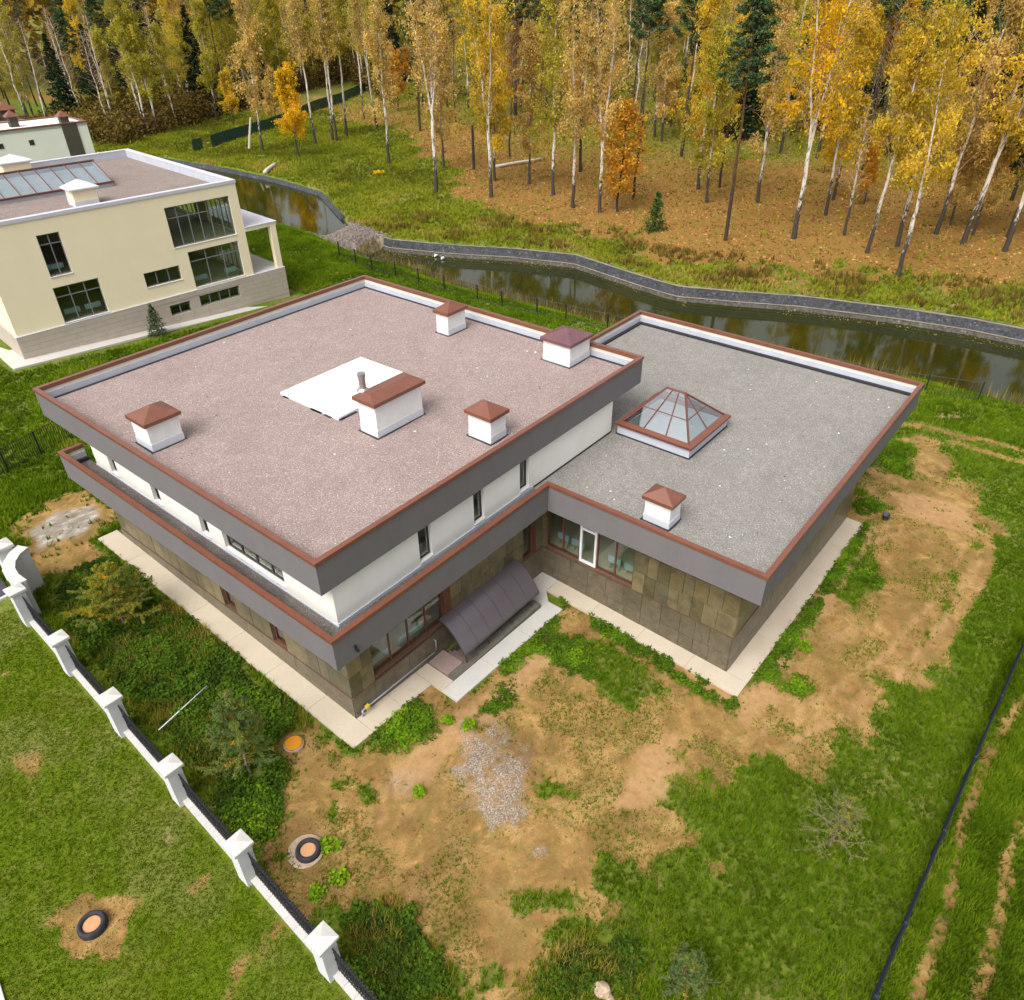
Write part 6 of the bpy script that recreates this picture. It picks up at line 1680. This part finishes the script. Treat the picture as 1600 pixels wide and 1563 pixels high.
# the wood behind: individual trees that nothing tells apart
az0 = math.atan2(_f.y, _f.x)
def from_view(u, dist):
    """u: fraction of the view's width, -.5 left to .5 right; a spot on the plan at that bearing and distance"""
    a = az0 - math.atan(u * 1600 / 1170.96 / math.cos(PITCH))
    return CAM[0] + math.cos(a) * dist, CAM[1] + math.sin(a) * dist
def front(u): return float(np.interp(u, [-.56, -.40, -.336, -.30, -.22, -.16, -.11, -.08, .1, .25, .4, .56], [215, 165, 163, 169, 189, 214, 238, 185, 150, 132, 122, 118]))
n_ok = 0; tries = 0
KINDS = [('birch', .56), ('pine', .2), ('spruce', .14), ('bare', .10)]
while n_ok < 250 and tries < 6000:
    tries += 1
    u = rt.uniform(-.56, .57); f0 = front(u); dist = f0 + (275 - f0) * rt.random() ** 1.25
    x, y = from_view(u, dist); s_, n_ = river(x, y)
    if n_ < np.interp(s_, FS, FN) + 10: continue
    if any((x - a) ** 2 + (y - b) ** 2 < 17 for a, b in taken): continue
    taken.append((x, y)); n_ok += 1
    q = rt.random(); kd = 'birch' if q < .60 else 'pine' if q < .75 else 'spruce' if q < .84 else 'bare'
    if u < -.18 and q < .30: kd = 'bare'
    if u > .15 and dist > 150 and q > .5: kd = 'spruce' if q < .85 else 'pine'
    if u < -.47: kd = 'spruce' if q < .55 else 'pine' if q < .7 else 'birch'
    ms, col = {'birch': (rt.choice(BIRCH + FORK[:2]), rt.choice((GOLDC, OLIVEC, TANC, GOLDC, ORANGEC, OLIVEC) if u > -.1 else (GOLDC, OLIVEC, OLIVEC, GOLDC, OLIVEC, TANC))), 'pine': (rt.choice(PINE_T), PINEC), 'spruce': (rt.choice(SPR), SPRC), 'bare': (BARE[rt.choice((1, 1, 0, 2))], None)}[kd]
    side = 'left' if u < -.17 else 'middle' if u < .17 else 'right'
    word = {GOLDC: 'golden', OLIVEC: 'olive yellow', TANC: 'tan', ORANGEC: 'orange'}.get(col, '')
    lab = {'birch': word + ' birch standing back in the wood, ' + side + ' part', 'pine': 'dark green pine standing back in the wood, ' + side + ' part', 'spruce': 'dark spruce standing back in the wood, ' + side + ' part', 'bare': 'leafless thin tree standing back in the wood, ' + side + ' part'}[kd]
    tree({'birch': 'birch_tree', 'pine': 'pine_tree', 'spruce': 'spruce_tree', 'bare': 'bare_tree'}[kd], x, y, ms, lab, {'bare': 'tree'}.get(kd, kd), {'birch': 'birches deep in the wood', 'pine': 'pines deep in the wood', 'spruce': 'spruces deep in the wood', 'bare': 'leafless trees deep in the wood'}[kd], rt.uniform(.82, 1.12), rt.uniform(0, 6.28), col, (rt.uniform(-.03, .03), rt.uniform(-.03, .03)))

n_ok = tries = 0
while n_ok < 60 and tries < 3000:                                   # young trees filling the gaps between the trunks
    tries += 1
    u = rt.uniform(-.22, .57); x, y = from_view(u, front(u) * rt.uniform(.86, 1.35)); s_, n_ = river(x, y)
    if n_ < np.interp(s_, FS, FN) + 22 or any((x - a) ** 2 + (y - b) ** 2 < 9 for a, b in taken): continue
    taken.append((x, y)); n_ok += 1
    tree('young_birch', x, y, GOLD, 'young golden birch growing between the taller trunks', 'birch', 'young birches among the trunks', rt.uniform(.4, .85), rt.uniform(0, 6.28), rt.choice((GOLDC, ORANGEC, OLIVEC, TANC)), (rt.uniform(-.05, .05), rt.uniform(-.05, .05)))

n_ok = tries = 0
while n_ok < 90 and tries < 4000:                                   # the close stand right behind the green fence
    tries += 1
    u = rt.uniform(-.45, -.09) if n_ok % 2 else rt.uniform(-.23, -.08); x, y = from_view(u, front(u) * rt.uniform(1.03, 1.3)); s_, n_ = river(x, y)
    if n_ < np.interp(s_, FS, FN) + 10 or any((x - a) ** 2 + (y - b) ** 2 < 8 for a, b in taken): continue
    taken.append((x, y)); n_ok += 1
    if rt.random() < .45: tree('bare_tree', x, y, BARE[1], 'leafless pale tree close behind the green fence', 'tree', 'trees close behind the green fence', rt.uniform(.7, 1.0), rt.uniform(0, 6.28), None, (rt.uniform(-.08, .08), rt.uniform(-.08, .08)))
    else: tree('birch_tree', x, y, rt.choice(BIRCH), 'olive leaved birch close behind the green fence', 'birch', 'trees close behind the green fence', rt.uniform(.7, .95), rt.uniform(0, 6.28), OLIVEC, (rt.uniform(-.05, .05), rt.uniform(-.05, .05)))

# brown undergrowth in the wood
def brush(n, u0, u1, dfun, h, lab, tl, th):
    X, Y = [], []
    for _ in range(n * 8):
        if len(X) >= n: break
        u = rt.uniform(u0, u1); x, y = from_view(u, dfun(u)); s_, n_ = river(x, y)
        if n_ < np.interp(s_, FS, FN) + 6: continue
        X.append(x); Y.append(y)
    x, y = np.array(X), np.array(Y); pn = fbm(x, y, 9, 81)
    nl = 14; z = surf(x, y)
    C = np.stack([x[:, None] + RNG.normal(0, .8, (len(x), nl)), y[:, None] + RNG.normal(0, .8, (len(x), nl)), z[:, None] + RNG.random((len(x), nl)) ** 1.3 * (h * (.4 + pn))[:, None]], -1).reshape(-1, 3)
    V, Fi = leaf_quads(C, RNG.uniform(.22, .55, len(C)), .2, 1.6)
    t = np.clip(np.repeat(tl + (th - tl) * pn, nl) + RNG.normal(0, .14, len(C)), 0, 1)
    tag(np_obj('undergrowth', V, Fi, M['brush'], np.repeat(t, 4)), lab, 'undergrowth', kind='stuff')
brush(4200, -.46, -.09, lambda u: front(u) * rt.uniform(1.02, 1.25), 5.0, 'brown and olive undergrowth behind the green fence', 0, 1)
brush(1500, -.12, .56, lambda u: front(u) * rt.uniform(1.1, 1.9), 2.2, 'low brown undergrowth between the trunks', 0, .8)
brush(3200, -.24, -.08, lambda u: front(u) * rt.uniform(1.03, 1.3), 6.0, 'olive and brown thicket behind the far end of the green fence', .1, .9)
brush(900, -.56, -.40, lambda u: rt.uniform(150, 235), 4.0, 'olive bushes behind the white house', .3, 1)

# the far wood, one mass
n = 30000
u = RNG.uniform(-.68, .66, n); dist = RNG.uniform(268, 345, n)
a = az0 - np.arctan(u * 1600 / 1170.96 / math.cos(PITCH))
x, y = CAM[0] + np.cos(a) * dist, CAM[1] + np.sin(a) * dist
ht_ = 20 + 9 * fbm(x, y, 9, 91)
z = 5 + ht_ * RNG.random(n) ** .8
C = np.stack([x, y, z], -1); V, Fi = leaf_quads(C, RNG.uniform(1.0, 2.4, n), .2, 1.5)
t = np.clip(fbm(x, y, 10, 92) * 1.7 - .35 + RNG.normal(0, .09, n), 0, 1)
tag(np_obj('distant_wood', V, Fi, M['far_leaf'], np.repeat(t, 4)), 'far autumn wood closing the view behind the trees', 'wood', kind='stuff')

# larch saplings in the yard and other young trees
def larch(x, y, H, R, label, dens, tint, seed, cat='larch'):
    rr = random.Random(seed); g = np.random.default_rng(seed)
    z0 = sz(x, y); r = empty('larch_sapling', (x, y, z0)); tag(r, label, cat, 'young larches in the yard')
    tk = MB(); P = [Vector((rr.uniform(-.08, .08) * (i > 0), rr.uniform(-.08, .08) * (i > 0), H * i / 6)) for i in range(7)]
    tk.tube(P, [.055 * (1 - .8 * i / 6) for i in range(7)], 6)
    cl, tt = [], []
    nb = 30
    for k in range(nb):
        t = .12 + .86 * k / nb; i = min(int(t * 6), 5); p = P[i].lerp(P[i + 1], t * 6 - i)
        L = R * (1.05 - .85 * t) * rr.uniform(.7, 1.15); a = k * 2.4 + rr.uniform(-.4, .4)
        br = bez(p, (math.cos(a), math.sin(a), rr.uniform(.15, .6)), L, 5, .02, .05, rr); tk.tube(br, [.022, .018, .014, .011, .008, .004], 4, False)
        tn = min(1, max(0, tint + rr.choice((-.16, -.1, -.04, .04, .12)))); ora = rr.random() < .22
        sub = [br]
        for q in range(4):
            b2 = bez(br[rr.randint(1, 4)], (math.cos(a + rr.choice((-.9, .9))), math.sin(a + rr.choice((-.9, .9))), .2), L * .4, 3, 0, .05, rr); tk.tube(b2, [.009, .007, .005, .003], 3, False); sub.append(b2)
        for b2 in sub:
            for _ in range(int(dens * len(b2))):
                u = rr.random() * (len(b2) - 1); jj = min(int(u), len(b2) - 2); c = b2[jj].lerp(b2[jj + 1], u - jj)
                cl.append((c.x + rr.gauss(0, .035), c.y + rr.gauss(0, .035), c.z + rr.gauss(0, .03))); tt.append((.92 if ora and b2 is br and u < 2.6 else tn) + rr.gauss(0, .08))
    tk.build('trunk', M['twig_grey'], r)
    C = np.array(cl); V, Fi = leaf_quads(C, g.uniform(.028, .05, len(C)), .3, 3.4, g)
    np_obj('crown', V, Fi, M['larch'], np.repeat(np.clip(np.array(tt), 0, 1), 4), r)
M['larch'] = leaf_mat('larch needles', [(.15, .215, .075), (.22, .27, .055), (.33, .31, .04), (.46, .33, .03), (.70, .38, .02)], trans=.5)
larch(-2.9, 12.3, 3.2, 2.6, 'wide olive and orange larch sapling nearest the curved white wall', 24, .44, 1)
larch(-3.8, 1.25, 4.5, 1.75, 'tall green larch sapling with orange tufts beside the orange lid', 22, .14, 2)
larch(7.9, -17.0, 2.8, 1.9, 'nearly bare grey larch sapling in tall grass near the navy fence', 2.5, .30, 3)
larch(.35, -15.2, 1.9, 1.0, 'small pale green larch sapling at the bottom edge beside the boulder', 7, .10, 4)
pz = tree('pine_sapling', 16.2, 43.0 - .5, SMALL_SPR, 'young pine standing against the base of the cream house', 'pine', None, .62, 1.0, (.07, .10, .045, 1))
yb = np.array([77.3 + RNG.normal(0, .45) for _ in range(16)]), np.array([81.9 + RNG.normal(0, .35) for _ in range(16)])
leafy('yellow_bush', yb[0], yb[1], np.full(16, .4), np.full(16, .6), 10, .2, M['leaf'], np.full(16, .6), 'low yellow bush on the green slope below the lone birch', 'bush', kind=None).color = YELC
